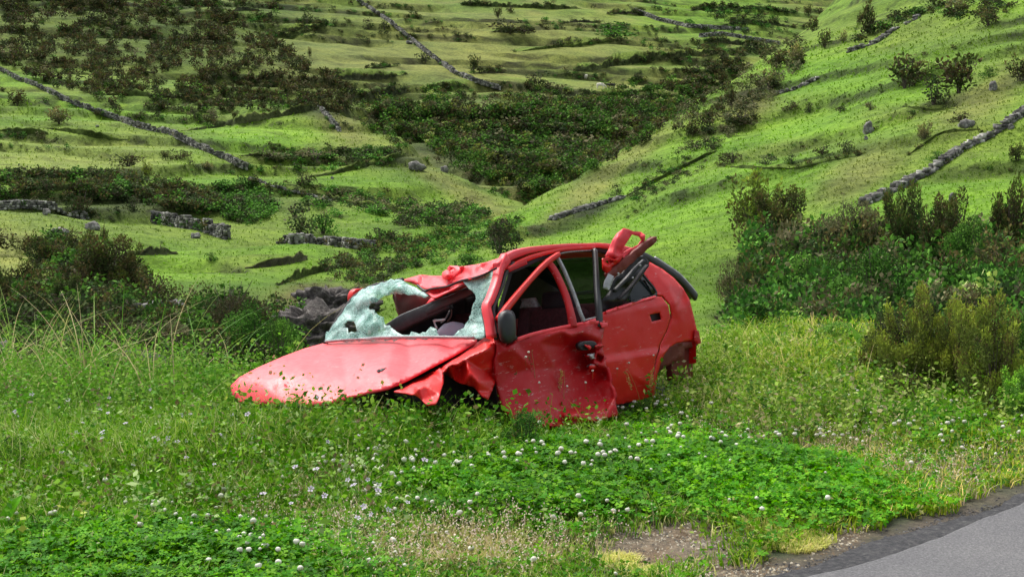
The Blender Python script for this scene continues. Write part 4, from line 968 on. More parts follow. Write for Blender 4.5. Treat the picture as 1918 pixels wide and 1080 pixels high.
scrub_mass('near_hedge_scrub', 'tangled dark brush on the slope below the verge left of the wreck', 'scrub', [
 ([(-60, 560), (150, 560), (300, 580), (560, 590), (560, 700), (400, 720), (-60, 740)], 330, 75, 60, {'dark': 5, 'heather': 3, 'green': 5, 'dry': .6}, -.6),
 ([(90, 450), (160, 470), (260, 520), (330, 580), (200, 600), (100, 560)], 90, 60, 45, {'heather': 4, 'dark': 3, 'green': 1}, -.9),
 ([(0, 450), (200, 470), (180, 600), (0, 640)], 22, 60, 45, {'heather': 3, 'dark': 3, 'green': 3}, -.3)], 11, FINE)
scrub_mass('right_hedge_scrub', 'thick leafy green and brown brush behind the verge on the right', 'scrub', [
 ([(1390, 600), (1420, 520), (1500, 560), (1600, 560), (1700, 560), (1980, 560), (1980, 700), (1400, 650)], 380, 84, 80, {'green': 9, 'dark': 2, 'heather': 1, 'dry': 1.2, 'yellow': .6}, -.9),
 ([(1400, 470), (1520, 480), (1700, 470), (1980, 470), (1980, 560), (1420, 560)], 190, 80, 84, {'green': 4, 'dark': 3, 'heather': 3, 'dry': 1}, -.6)], 13, FINE)
scrub_mass('slope_scrub', 'patchy brown heather scrub on the ridge line of the right slope', 'scrub', [
 ([(1290, 140), (1420, 90), (1500, 80), (1500, 130), (1440, 180), (1350, 230), (1290, 260), (1260, 240)], 190, 22, 18, {'heather': 3, 'dry': 5, 'dark': 1}, -.1),
 ([(1260, 290), (1400, 190), (1470, 170), (1420, 215), (1330, 290)], 90, 22, 14, {'dry': 3, 'dark': 2}, -.1),
 ([(1160, 370), (1340, 265), (1380, 285), (1200, 380)], 90, 16, 10, {'dark': 3, 'dry': 2, 'green': 1}, -.1),
 ([(1740, 10), (1900, 0), (1918, 20), (1830, 40), (1700, 40), (1600, 90), (1600, 70)], 70, 24, 15, {'dark': 3, 'heather': 2, 'green': 1}, .0),
 ([(1280, 20), (1420, 0), (1500, 20), (1450, 70), (1290, 60)], 110, 14, 10, {'dark': 3, 'green': 2}, -.1),
 ([(1280, 130), (1400, 105), (1400, 160), (1290, 190)], 60, 18, 14, {'heather': 3, 'dark': 2}, -.1)], 17)

def riser_scrub(name, label, hill, n, smin, smax, pal, seed):
    rng = np.random.default_rng(seed); px = rng.uniform(-60, 1980, n * 14); py = rng.uniform(0, 560, n * 14); P = hit(px, py, HILLS, 20, 900, 420); ok = np.isfinite(P[:, 0]) & (np.abs(hill.z(P[:, 0], P[:, 1]) - P[:, 2]) < .35); P = P[ok]
    u_ = np.clip(np.round((P[:, 0] / P[:, 1] - U0) / (U1 - U0) * (hill.nu - 1)), 0, hill.nu - 1).astype(int); v_ = np.clip(np.round((np.log(P[:, 1]) - hill.gv[0]) / (hill.gv[-1] - hill.gv[0]) * (hill.nv - 1)), 0, hill.nv - 1).astype(int)
    k = hill.riser[v_, u_] * sstep(-.15, .35, fbm(P[:, 0] / (P[:, 1] * .05), P[:, 1] / 40, seed=seed)); P = P[rng.random(len(P)) < k][:n]; sc = P[:, 1] / FPX * rng.uniform(smin, smax, len(P)); so_ = Soup(); stamp(so_, P, sc * 1.5, sc, rng, pal); return tag(so_.obj(name, M['scrub']), label, 'scrub', kind='stuff')
riser_scrub('terrace_scrub', 'thin lines of dark scrub along the risers of the far terraces', FAR, 1900, 4, 11, {'heather': 3, 'dark': 4, 'green': 2, 'dry': 1}, 61)
riser_scrub('terrace_scrub', 'low scrub and rushes along the risers of the left terraces', LEFT, 1500, 4, 13, {'heather': 2, 'dark': 3, 'green': 3, 'dry': 2}, 62)
riser_scrub('terrace_scrub', 'sparse low scrub along the faint ledges of the right slope', RIGHT, 260, 4, 11, {'heather': 2, 'dark': 3, 'green': 3, 'dry': 2}, 63)

# --- individual bushes and small trees
B = [
 # right slope
 (1697, 165, 92, 68, 'plume', 'heather', 'wide dark brown tree heath, left one of the pair high on the right slope'),
 (1795, 175, 100, 78, 'plume', 'heather', 'wide dark brown tree heath, right one of the pair high on the right slope'),
 (1742, 140, 62, 40, 'round', 'yellow', 'pale yellow green shrub wedged between the two big tree heaths'),
 (1748, 195, 70, 60, 'round', 'dark', 'shady dark green shrub hanging below the pair of big tree heaths'),
 (1912, 152, 62, 50, 'plume', 'heather', 'dark brown tree heath cut by the right edge of the photo'),
 (1852, 145, 38, 24, 'round', 'green', 'small green shrub just right of the pair of big tree heaths'),
 (1853, 48, 46, 34, 'plume', 'heather', 'dark round heath bush alone near the top right corner'),
 (1790, 28, 60, 36, 'plume', 'dry', 'thin greyish bush on the stone row near the top right corner'),
 (1672, 34, 28, 22, 'round', 'heather', 'small round brown bush by the stone row near the top'),
 (1627, 62, 34, 62, 'plume', 'heather', 'tall narrow tree heath standing on the upper right ridge'),
 (1612, 45, 20, 22, 'plume', 'heather', 'small heath bush leaning beside the tall narrow tree heath'),
 (1545, 92, 28, 38, 'plume', 'heather', 'thin stemmed young tree heath with fan crown on the ridge'),
 (1580, 80, 18, 24, 'plume', 'dry', 'sparse small heath bush right of the fan crowned one'),
 (1514, 30, 22, 22, 'plume', 'heather', 'small dark heath bush highest on the ridge skyline'),
 (1522, 60, 34, 28, 'plume', 'heather', 'dark heath bush directly below the highest skyline bush'),
 (1493, 122, 40, 44, 'plume', 'dry', 'loose twiggy heath bush on the ridge left of the fan crown'),
 (1454, 130, 26, 34, 'plume', 'heather', 'narrow twiggy heath bush on the ridge line'),
 (1440, 168, 54, 42, 'plume', 'dry', 'broad greyish brown heath bush in the ridge scrub'),
 (1352, 160, 30, 30, 'plume', 'heather', 'dark heath bush on the ridge above the wooded gully'),
 (1369, 200, 26, 44, 'plume', 'heather', 'slim young tree heath on the ridge above the wooded gully'),
 (1390, 232, 86, 34, 'round', 'heather', 'long low dark heath bush at the ridge end of the terrace'),
 (1480, 206, 32, 24, 'round', 'heather', 'dark round bush on the upper terrace, leftmost of its row'),
 (1516, 210, 24, 20, 'round', 'dark', 'small green brown bush second in the upper terrace row'),
 (1573, 212, 28, 22, 'round', 'heather', 'dark compact bush third in the upper terrace row'),
 (1630, 206, 28, 20, 'round', 'dry', 'faded grey brown bush, rightmost of the upper terrace row'),
 (1297, 254, 36, 28, 'plume', 'heather', 'dark brown heath bush on the ridge shoulder beside the gully'),
 (1372, 305, 52, 32, 'round', 'heather', 'dark bush at the left end of the middle terrace row'),
 (1438, 308, 46, 22, 'round', 'dark', 'low dark green bush next in the middle terrace row'),
 (1482, 306, 30, 20, 'round', 'dark', 'small green bush in the centre of the middle terrace row'),
 (1540, 290, 40, 24, 'round', 'heather', 'dark bush with green top in the middle terrace row'),
 (1585, 285, 36, 26, 'round', 'dark', 'green topped bush at the right end of the middle terrace row'),
 (1155, 365, 26, 24, 'round', 'dark', 'small dark bush above the low stone row on the spur'),
 (1797, 228, 40, 26, 'round', 'heather', 'dark bush overhanging the pale rock outcrop on the right'),
 (1757, 300, 44, 22, 'round', 'green', 'green shrub growing over the right hand drystone wall'),
 (1732, 262, 34, 36, 'plume', 'dry', 'brownish grass bush on the bank above the right hand wall'),
 (1905, 300, 44, 36, 'plume', 'heather', 'dark heath bush at the right edge below the drystone wall'),
 (1490, 370, 60, 12, 'round', 'heather', 'flat low heath patch above the big right hand hedge'),
 # left and far hillside
 (690, 55, 30, 22, 'round', 'dark', 'dark bush left of the long far wall near the top'),
 (720, 55, 24, 18, 'round', 'dark', 'small dark bush touching the long far wall'),
 (795, 115, 40, 20, 'round', 'dark', 'dark green bush where the long far wall bends'),
 (955, 62, 86, 30, 'round', 'heather', 'long dark heath clump on the pale pasture at top centre'),
 (933, 34, 20, 22, 'plume', 'heather', 'upright dark heath bush above the long heath clump'),
 (956, 24, 22, 18, 'round', 'heather', 'small round heath bush above the long heath clump'),
 (888, 135, 30, 34, 'plume', 'heather', 'dark ragged heath bush in the middle of the pale pasture'),
 (938, 137, 22, 12, 'round', 'heather', 'tiny dark bush at the end of the short pasture bank'),
 (1008, 160, 50, 32, 'round', 'heather', 'dark heath bush above the gully, left of the cattle'),
 (1150, 70, 100, 34, 'round', 'green', 'long dark green thicket beside the far stone wall'),
 (1056, 195, 26, 18, 'round', 'dark', 'dark bush at the upper rim of the wooded gully'),
 (1195, 150, 30, 16, 'round', 'dark', 'small dark green bush right of the cattle'),
 (575, 45, 30, 26, 'round', 'dark', 'dark shrub beside the far pasture at the top'),
 (580, 108, 10, 20, 'plume', 'heather', 'tiny lone heath tree on the far pasture'),
 (180, 172, 28, 24, 'plume', 'heather', 'dark heath bush above the long left hand wall'),
 (110, 232, 54, 34, 'plume', 'dry', 'twiggy brown bush on the bright pasture at left, the larger one'),
 (32, 198, 44, 30, 'plume', 'heather', 'small twiggy brown bush on the upper left pasture'),
 (240, 312, 66, 36, 'round', 'heather', 'dark spreading heath bush on the left pasture'),
 (275, 335, 26, 36, 'plume', 'olive', 'reddish twiggy bush under the dark spreading heath bush'),
 (338, 298, 44, 24, 'round', 'heather', 'dark brown bush on the pasture below the long wall'),
 (310, 300, 24, 20, 'plume', 'heather', 'small brown bush between two heath bushes on the left pasture'),
 (390, 318, 30, 16, 'plume', 'dry', 'faint brown tuft below the lower end of the long wall'),
 (505, 300, 70, 26, 'round', 'dry', 'grey brown bramble clump on the green terrace, left one'),
 (590, 300, 80, 32, 'round', 'dry', 'grey brown bramble clump on the green terrace, right one'),
 (570, 345, 48, 30, 'round', 'heather', 'dark bush on the lit terrace below the bramble clumps'),
 (470, 350, 62, 24, 'plume', 'dark', 'dark rushy bush near the low end of the long wall'),
 (400, 228, 44, 24, 'round', 'heather', 'dark bush on the terrace bank above the bright green field'),
 (365, 222, 30, 18, 'round', 'dark', 'small dark bush on the bank above the bright green field'),
 (440, 222, 20, 16, 'plume', 'heather', 'little heath bush at the right of the bank above the green field'),
 (152, 402, 56, 62, 'round', 'heather', 'tall dark bush among grey rocks at the far left'),
 (560, 440, 84, 66, 'round', 'dark', 'big rounded dark green bush above the broken wall'),
 (605, 438, 64, 56, 'round', 'green', 'rounded green bush joined to the big dark one'),
 (250, 395, 44, 28, 'round', 'dark', 'dark shrub left of the stone ruin wall'),
 (935, 475, 92, 76, 'round', 'dark', 'soft dark green bush directly behind the crumpled roof'),
 (880, 500, 60, 40, 'round', 'green', 'light green shrub behind the crumpled roof'),
 (395, 488, 34, 20, 'round', 'green', 'small green bush at the right side of the mown field'),
 (55, 475, 36, 40, 'plume', 'heather', 'dark heath bush below the grey rocks at far left'),
 (170, 462, 44, 30, 'plume', 'heather', 'low dark heath bush near the left field corner'),
 (196, 460, 22, 40, 'plume', 'heather', 'little upright heath bush at the left field corner'),
]
for b in B: bush('bush' if b[4] == 'round' else 'tree_heath', *b, cat='bush')
# nearer shrubs, left side
NB = [
 (75, 500, 62, 70, 'plume', 'heather', 'brown tree heath with a thin stem against the yellow slope at left', 'mid'),
 (50, 560, 46, 90, 'plume', 'heather', 'tall club shaped tree heath standing at the left edge of the hedge', 'mid'),
 (10, 590, 40, 100, 'plume', 'heather', 'dark tree heath cut by the left edge of the photo', 'mid'),
 (200, 560, 170, 130, 'plume', 'heather', 'large brown heath mass beside the mown green field', 'near'),
 (235, 600, 80, 66, 'round', 'green', 'dense fresh green bush in front of the large brown heath', 'near'),
 (130, 590, 100, 80, 'plume', 'dark', 'dark green heath bush in the middle of the left hedge', 'near'),
 (430, 640, 150, 150, 'round', 'heather', 'tall dark bush at the right end of the left hedge', 'near'),
 (385, 620, 80, 90, 'round', 'green', 'green leafy bush against the tall dark hedge bush', 'near'),
 (470, 680, 120, 130, 'round', 'green', 'leafy green bush just left of the bonnet', 'near'),
 (525, 690, 90, 130, 'round', 'green', 'dark brown green bush behind the bonnet', 'near'),
 (300, 660, 120, 90, 'round', 'dry', 'dusty grey brown bush behind the tall grass', 'near'),
 # right side
 (1415, 440, 100, 92, 'plume', 'olive', 'olive topped tree heath at the upper left of the right hedge', 'mid'),
 (1462, 455, 110, 80, 'plume', 'heather', 'dark brown tree heath beside the olive topped one', 'near'),
 (1590, 500, 95, 120, 'round', 'dry', 'tall grey olive bush in the middle of the right hedge', 'near'),
 (1688, 500, 84, 120, 'plume', 'heather', 'dark pointed tree heath rising above the right hedge', 'near'),
 (1775, 520, 130, 120, 'plume', 'heather', 'broad brown tree heath in the right hedge', 'near'),
 (1890, 500, 90, 130, 'plume', 'heather', 'brown tree heath at the right edge behind the fern bank', 'near'),
 (1415, 520, 62, 66, 'round', 'heather', 'small dark bush at the left foot of the right hedge', 'near'),
 (1412, 580, 56, 66, 'plume', 'heather', 'dark upright bush just right of the tailgate', 'near'),
 (1490, 520, 90, 80, 'round', 'green', 'glossy green leafy shrub left of the tall olive bush', 'near'),
 (1530, 580, 130, 100, 'round', 'green', 'bright green leafy shrub low in the right hedge', 'near'),
 (1640, 600, 150, 130, 'round', 'green', 'large dark leafy shrub in the centre of the right hedge', 'near'),
 (1815, 520, 90, 90, 'round', 'green', 'leafy green climber between two brown tree heaths', 'near'),
 (1640, 440, 40, 40, 'round', 'yellow', 'light green sprig beside the pointed tree heath', 'mid'),
 (1735, 470, 50, 60, 'round', 'yellow', 'yellow green sprig on top of the broad brown tree heath', 'mid'),
 (1370, 560, 50, 80, 'round', 'dry', 'pale dry bush on the slope beside the tailgate', 'mid'),
]
for b in NB:
    b = list(b)
    if b[0] > 1300: b[3] *= 1.4; b[2] *= 1.2
    bush('bush' if b[4] == 'round' else 'tree_heath', *b[:7], cat='bush', lod=b[7])
GV = [VERGE, RIGHT, LEFT, FAR]
CB = [
 (1660, 690, 120, 130, 'round', 'dark', 'dark rounded shrub between the ginger lily and the olive heaths', 'near'),
 (1790, 745, 120, 190, 'plume', 'olive', 'dense olive tree heath filling the gap between the two close ones', 'close'),
 (1640, 720, 90, 110, 'plume', 'olive', 'smaller olive heath at the left of the close heaths', 'near'),
 (1800, 660, 130, 110, 'round', 'green', 'leafy green shrub rising between the close heaths', 'near'),
 (1730, 690, 110, 150, 'round', 'dark', 'dark green shrub mass behind the left close heath', 'near'),
 (1910, 700, 120, 150, 'round', 'green', 'tall leafy green shrub at the right photo edge', 'near'),
 (1560, 660, 120, 70, 'round', 'fern', 'low bright fern bank in front of the right hedge', 'near'),
 (1350, 650, 90, 50, 'round', 'fern', 'small pale fern tuft beside the tail of the wreck', 'near'),
 (655, 812, 110, 70, 'round', 'green', 'tangled green weeds under the middle of the bonnet', 'near'),
 (500, 812, 120, 62, 'round', 'green', 'green weed clump against the bonnet nose', 'near'),
 (1205, 790, 90, 46, 'round', 'green', 'low weed clump at the rear door sill', 'near'),
 (30, 900, 150, 90, 'round', 'green', 'dark leafy clump low at the left edge of the verge', 'near'),
 (190, 880, 120, 70, 'round', 'yellow', 'pale yellow green leafy weed in the left verge', 'near'),
 (330, 850, 110, 60, 'round', 'yellow', 'yellowish bramble patch left of centre in the verge weeds', 'near'),
 (1718, 735, 175, 215, 'plume', 'olive', 'olive tipped tree heath close behind the verge, left of two', 'close'),
 (1862, 775, 180, 240, 'plume', 'olive', 'olive tipped tree heath close behind the verge, right of two', 'close'),
 (1690, 770, 110, 110, 'round', 'olive', 'low brown green bush at the foot of the left tree heath', 'near'),
 (1905, 790, 100, 110, 'plume', 'bright', 'bright yellow green heath sprouts at the right edge of the photo', 'near'),
 (1890, 660, 110, 110, 'round', 'bright', 'fresh green leafy bank behind the right tree heath', 'near'),
 (1600, 720, 110, 70, 'round', 'yellow', 'yellow flowering leafy weed clump beside the broad leaf plant', 'near'),
 (1445, 690, 90, 70, 'round', 'fern', 'bright green fern clump at the right of the wreck', 'near'),
 (1370, 690, 100, 60, 'round', 'yellow', 'pale green bramble clump behind the missing rear wheel', 'near'),
 (560, 800, 80, 50, 'round', 'green', 'dark leafy nettle clump under the bonnet edge', 'near'),
 (745, 800, 120, 75, 'round', 'green', 'leafy bramble clump in front of the crumpled wing', 'near'),
 (400, 760, 150, 90, 'round', 'fern', 'soft light green fennel clump left of the bonnet', 'near'),
 (270, 790, 150, 80, 'round', 'fern', 'feathery green fennel clump behind the left grass', 'near'),
 (70, 800, 170, 70, 'round', 'fern', 'wide feathery green clump at the left edge of the verge', 'near'),
 (985, 845, 110, 105, 'round', 'green', 'weedy green clump hiding the foot of the front door', 'near'),
]
for b in CB: bush('bush' if b[4] == 'round' else 'tree_heath', *b[:7], cat='bush', hills=GV, lod=b[7])

# --- drystone walls and rocks
def rock_geo(rng, s, n=1):
    bm = bmesh.new(); bmesh.ops.create_icosphere(bm, subdivisions=n, radius=1)
    V = np.array([v.co[:] for v in bm.verts]); F = np.array([[v.index for v in f.verts] for f in bm.faces]); bm.free()
    k = rng.uniform(0, 99); V = V * (1 + .28 * fbm(V[:, 0] * 1.3 + k, V[:, 1] * 1.3, V[:, 2] * 1.3, 3))[:, None]
    return V * np.array(s) , F
ROCKS = [rock_geo(np.random.default_rng(i), (1, .8, .7)) for i in range(6)]
BOX = np.array([(x, y, z) for z in (-1, 1) for y in (-1, 1) for x in (-1, 1)], float) * .5
BOXF = np.array([(0, 1, 3, 2), (4, 6, 7, 5), (0, 4, 5, 1), (2, 3, 7, 6), (0, 2, 6, 4), (1, 5, 7, 3)])
def path3(path, step, hills=HILLS):
    q = []
    for a, b in zip(path, path[1:]):
        n = max(2, int(math.dist(a, b) / 3)); q += [(a[0] + (b[0] - a[0]) * i / n, a[1] + (b[1] - a[1]) * i / n) for i in range(n)]
    q.append(path[-1]); q = np.array(q); P = hit(q[:, 0], q[:, 1], hills); P = P[np.isfinite(P[:, 0])]
    d = np.r_[0, np.cumsum(np.linalg.norm(np.diff(P[:, :2], axis=0), axis=1))]; n = max(2, int(d[-1] / step)); t = np.linspace(0, d[-1], n)
    return np.stack([np.interp(t, d, P[:, k]) for k in range(3)], 1)
def drywall(label, path, hpx, mat, seed, ruin=.2, wf=1., hills=HILLS, cat='stone wall'):
    rng = np.random.default_rng(seed); P0 = path3(path, 1., hills); sc = P0[:, 1].mean() / FPX; hpx *= .82; H = hpx * sc; ss = max(.22, 3.4 * sc); P = path3(path, ss * .8, hills)
    T = np.gradient(P, axis=0); T[:, 2] = 0; T = unit(T); Nn = np.stack([-T[:, 1], T[:, 0], T[:, 2] * 0], 1); lay = max(2, int(round(H / (ss * .62)))); V = []; F = []; C = []; k = 0
    top = 1 + ruin * fbm(np.arange(len(P)) * .21, np.arange(len(P)) * 0, seed=seed) + .12 * rng.normal(0, 1, len(P))
    for i, (p, t, n) in enumerate(zip(P, T, Nn)):
        for l in range(lay):
            if (l + .5) / lay > top[i]: continue
            for sgn in (-1, 1):
                s = np.array([ss * rng.uniform(.7, 1.3), ss * rng.uniform(.7, 1.1), ss * rng.uniform(.5, .85)]); a = rng.uniform(-.35, .35); ca, sa = math.cos(a), math.sin(a)
                b = BOX * s * rng.uniform(.75, 1.1, (8, 3)); z = (l + .4) / lay * H - .1 * H + rng.normal(0, .05 * ss)
                w = p + n * sgn * ss * .42 * wf * (1.15 - .35 * l / lay) + t * rng.uniform(-.3, .3) * ss
                q = w + (t * ca + n * sa) * b[:, :1] + (n * ca - t * sa) * b[:, 1:2] + np.array([0, 0, 1.]) * (b[:, 2:] + z)
                V.append(q); F.append(BOXF + k); k += 8
                C.append(np.tile(np.array(rng.choice([.05, .1, .17, .3, .42], p=[.2, .3, .27, .15, .08])) * np.array([1, .98, .9]), (8, 1)))
    o = fast_obj('stone_wall', np.concatenate(V), np.concatenate(F), mat, np.concatenate(C)); kk = int(len(P) * .3); ii = rng.integers(0, len(P), kk); Q = P[ii] + Nn[ii] * rng.uniform(-1.2, .4, (kk, 1)) * ss; so_ = Soup(); sz = H * rng.uniform(.4, 1.1, kk) * sstep(-.2, .4, fbm(ii * .09, ii * 0., seed=seed + 2)); stamp(so_, Q, sz * 1.3, sz, rng, {'dark': 3, 'green': 3, 'heather': 2}); p = so_.obj('scrub', M['scrub'], o); p['kind'] = 'stuff'; return tag(o, label, cat)
def stone_mat():
    m, t, b = new_mat('wall_stone'); at = N(t, 'ShaderNodeAttribute', attribute_name='col'); n = noise(t, 3., 6, .7)
    r = ramp(t, n.outputs[0], [(.32, (.5, .5, .48)), (.66, (1.5, 1.5, 1.45))]); t.links.new(mixc(t, 1., at.outputs['Color'], r.outputs[0], 'MULTIPLY'), b.inputs['Base Color']); b.inputs['Roughness'].default_value = .95; return m
M['stone'] = stone_mat()
drywall('long grey drystone wall running down across the left pasture', [(0, 132), (30, 148), (75, 165), (130, 193), (200, 218), (262, 240), (320, 252), (370, 277), (420, 298), (462, 318)], 13, M['stone'], 1, .3)
drywall('tumbled end of the left wall fading into the terraces', [(470, 335), (520, 352), (600, 372), (650, 380)], 6, M['stone'], 2, .8)
drywall('long narrow wall climbing the far pasture at top centre', [(668, 0), (700, 22), (735, 46), (770, 76), (810, 108), (852, 138), (900, 158), (935, 168)], 9, M['stone'], 3, .3)
drywall('pale stone wall stub at the corner of the bright green terrace', [(590, 192), (600, 205), (618, 225), (636, 246)], 9, M['stone'], 4, .6)
drywall('rough drystone wall climbing the right slope to the photo edge', [(1620, 384), (1690, 350), (1742, 322), (1768, 305), (1800, 282), (1850, 258), (1880, 238), (1935, 200)], 16, M['stone'], 5, .35)
drywall('low dark stone row on the spur behind the wreck', [(1035, 412), (1080, 396), (1120, 385), (1165, 372)], 9, M['stone'], 6, .6)
drywall('scattered stone row along the top of the right ridge', [(1590, 98), (1640, 82), (1680, 55), (1720, 34)], 10, M['stone'], 7, .9)
drywall('short broken stone row in the ridge scrub', [(1450, 178), (1490, 168), (1530, 148)], 7, M['stone'], 8, .9)
drywall('grey stone wall at the far right of the distant terraces', [(1190, 22), (1230, 38), (1290, 52), (1400, 58)], 9, M['stone'], 9, .4)
drywall('curved stone bank wall enclosing the far lower terrace', [(1312, 70), (1350, 66), (1400, 74), (1460, 84)], 9, M['stone'], 10, .4)
drywall('stone ruin wall sloping down beside the hedge on the left', [(286, 418), (330, 425), (380, 432), (425, 448)], 34, M['stone'], 11, .25, 1.3, cat='ruined wall')
drywall('grey rubble wall below the left hedge', [(0, 392), (40, 388), (100, 392), (160, 412)], 20, M['stone'], 12, .9, 2.)
drywall('small stack of pale stones at the bottom of the mown field', [(268, 600), (290, 595), (330, 592), (338, 610)], 44, M['stone'], 13, .5, 1.2)
drywall('ragged dark stone wall under the big rounded bush', [(525, 458), (580, 455), (640, 462), (700, 468)], 24, M['stone'], 14, .7, 1.3)
def rock(label, px, py, w, h, mat='rock', name='rock', seed=0, crag=0.):
    w, h = (w * .75, h * .8) if mat == 'rock' else (w, h); P = hit(px, py, HILLS)[0]; sc = P[1] / FPX; V, F = rock_geo(np.random.default_rng(seed + int(px)), (w * sc * .5, w * sc * .4, h * sc * .6), 3)
    V = V + .1 * w * sc * fbm(V[:, 0] / (w * sc) * 5, V[:, 1] / (w * sc) * 5, V[:, 2] / (w * sc) * 5, 3, 4)[:, None] * unit(V)
    if crag:
        bm = bmesh.new(); mm = bpy.data.meshes.new('r'); mm.from_pydata(V.tolist(), [], F.tolist()); bm.from_mesh(mm); bpy.data.meshes.remove(mm); bmesh.ops.subdivide_edges(bm, edges=bm.edges[:], cuts=3, use_grid_fill=True); bm.verts.ensure_lookup_table(); V = np.array([v.co[:] for v in bm.verts]); F = np.array([[v.index for v in f.verts] for f in bm.faces if len(f.verts) == 3]); bm.free(); q = V / (w * sc); nn = np.round(fbm(q[:, 0] * 5, q[:, 1] * 5, q[:, 2] * 12, 4, 9) * 5) / 5; V = V + unit(V) * (crag * w * sc * (nn * .7 + .5 * fbm(q[:, 0] * 16, q[:, 1] * 16, q[:, 2] * 22, 3, 4)))[:, None]
    o = fast_obj(name, V, F, M[mat], None, False); o.location = (P[0], P[1], P[2] + h * sc * .25); return tag(o, label, 'rock')
for r_ in [('tall grey boulder standing alone on the right slope', 1627, 250, 26, 30), ('small pale stone under the lone boulder on the right slope', 1622, 262, 10, 12), ('pale grey outcrop below the dark bush on the right', 1812, 238, 38, 24),
           ('grey rock beside the green shrub at the upper right', 1860, 168, 20, 22), ('small grey boulder above the broad heath in the right hedge', 1784, 376, 20, 20), ('grey boulder among leaves at the foot of the right hedge', 1480, 610, 60, 60),
           ('pale rock at the far right end of the hedge', 1915, 480, 50, 36), ('lichen rock by the drystone wall on the right', 1893, 242, 14, 14), ('rounded pale boulder pair on the left terrace edge, right one', 832, 322, 20, 16),
           ('rounded grey boulder pair on the left terrace edge, left one', 780, 318, 40, 22), ('wide rocky lump left of the mown field', 112, 445, 52, 26), ('pale rock pile near the left rubble wall', 175, 430, 40, 20),
           ('rounded rock under the ruin wall', 394, 436, 18, 18), ('grey stone in grass left of the ruin wall', 88, 402, 20, 16), ('boulder at the foot of the ruin wall', 366, 446, 26, 16), ('white stone on the far pasture beside the wall', 766, 82, 16, 8),
           ('pale rock on the yellow slope at left', 85, 494, 50, 14), ('grey rock in the hedge gap at left', 145, 530, 40, 40), ('pale stone on the bright pasture at left', 182, 238, 8, 6), ('white stone on the lower green terrace', 622, 335, 8, 6)]: rock(*r_)
rock('jagged dark rocky bank left of the windscreen', 600, 650, 150, 80, 'dark_rock', 'rock_bank', 0, .17)
rock('brown gravelly bank above the rocky one', 625, 590, 150, 50, 'dark_rock', 'rock_bank', 3, .17)
rock('grey rock slab in shade at the left edge', 10, 690, 110, 60, 'dark_rock', 'rock_bank', 5)
rock('shadowed rock behind the tall grass', 265, 700, 100, 60, 'dark_rock', 'rock_bank', 6)

# --- terrace banks: low dark faces that step the pastures
def bank(label, path, hpx, mix, seed, hill_mat='far_hill', scrub=1., sw=13, sh=9):
    rng = np.random.default_rng(seed); P0 = path3(path, 1.); sc = P0[:, 1].mean() / FPX; H = hpx * sc; P = path3(path, max(.4, 2.2 * sc)); n = len(P)
    t = np.arange(n); prof = sstep(-2, n * .3, t) * (1 - sstep(n * .7, n + 1, t)); prof = prof * (.9 + .35 * fbm(t * .13, t * 0, seed=seed) + .14 * rng.normal(0, 1, n)); rows_ = []
    hz = lambda X, Y: np.maximum.reduce([h.z(X, Y) for h in HILLS])
    fw = unit(np.stack([P[:, 0], P[:, 1], P[:, 1] * 0], 1)) # away from the viewer side
    for back, up, jit in ((-.15, -.5, 0), (-.05, .12, .12), (.05, .45, .16), (.10, .8, .14), (.25, 1.0, .06), (1.2, .95, .03), (3.0, .5, .02), (5.2, -.15, 0)):
        q = P + fw * H * back; q[:, 2] = hz(q[:, 0], q[:, 1]) if back > .3 else P[:, 2]
        q[:, 2] = np.where(q[:, 2] < -500, P[:, 2], q[:, 2])
        q[:, 2] += up * H * prof * (1 if back <= .3 else .6) + (0 if up > 0 else -.05); q += (rng.normal(0, jit * H * .5, (n, 3)) * np.array([1, 1, .5])); rows_.append(q)
    V = np.stack(rows_, 0); m = len(rows_); idx = np.arange(m * n).reshape(m, n); F = np.stack([idx[:-1, :-1], idx[:-1, 1:], idx[1:, 1:], idx[1:, :-1]], -1).reshape(-1, 4)
    col = np.zeros((m, n, 3)); f = np.clip(fbm(t * .2, t * 0, seed=seed + 1), -1, 1)[:, None]; face = (ROCKC * .9 * (1 - mix) + GREEN * .5 * mix) * (1 + .4 * f)
    for r_ in range(m): col[r_] = face * rng.uniform(.7, 1.3, (n, 1)) if r_ < 4 else (GREEN * .75 + YEL * .2 + .03 * f * YEL)
    o = fast_obj('terrace_bank', V.reshape(-1, 3), F, M[hill_mat], col.reshape(-1, 3), True); tag(o, label, 'terrace bank')
    k = int(n * max(scrub, .45) * .6)
    if k:
        k = min(int(k * 2.2), 130); so_ = Soup(); i = rng.integers(0, n, k); Q = V[4][i] + rng.normal(0, .25 * H, (k, 3)) * np.array([1, 1, 0]); Q[:, 2] -= rng.uniform(0, .8, k) * H * prof[i]
        s = sc * rng.uniform(.5, 1.4, k) * sstep(-.7, .5, fbm(i * .11, i * 0., seed=seed + 3)); stamp(so_, Q, sw * s, sh * s, rng, {'dark': 4, 'heather': 3, 'green': 1}); p = so_.obj('scrub', M['scrub'], o); p['kind'] = 'stuff'
    return o
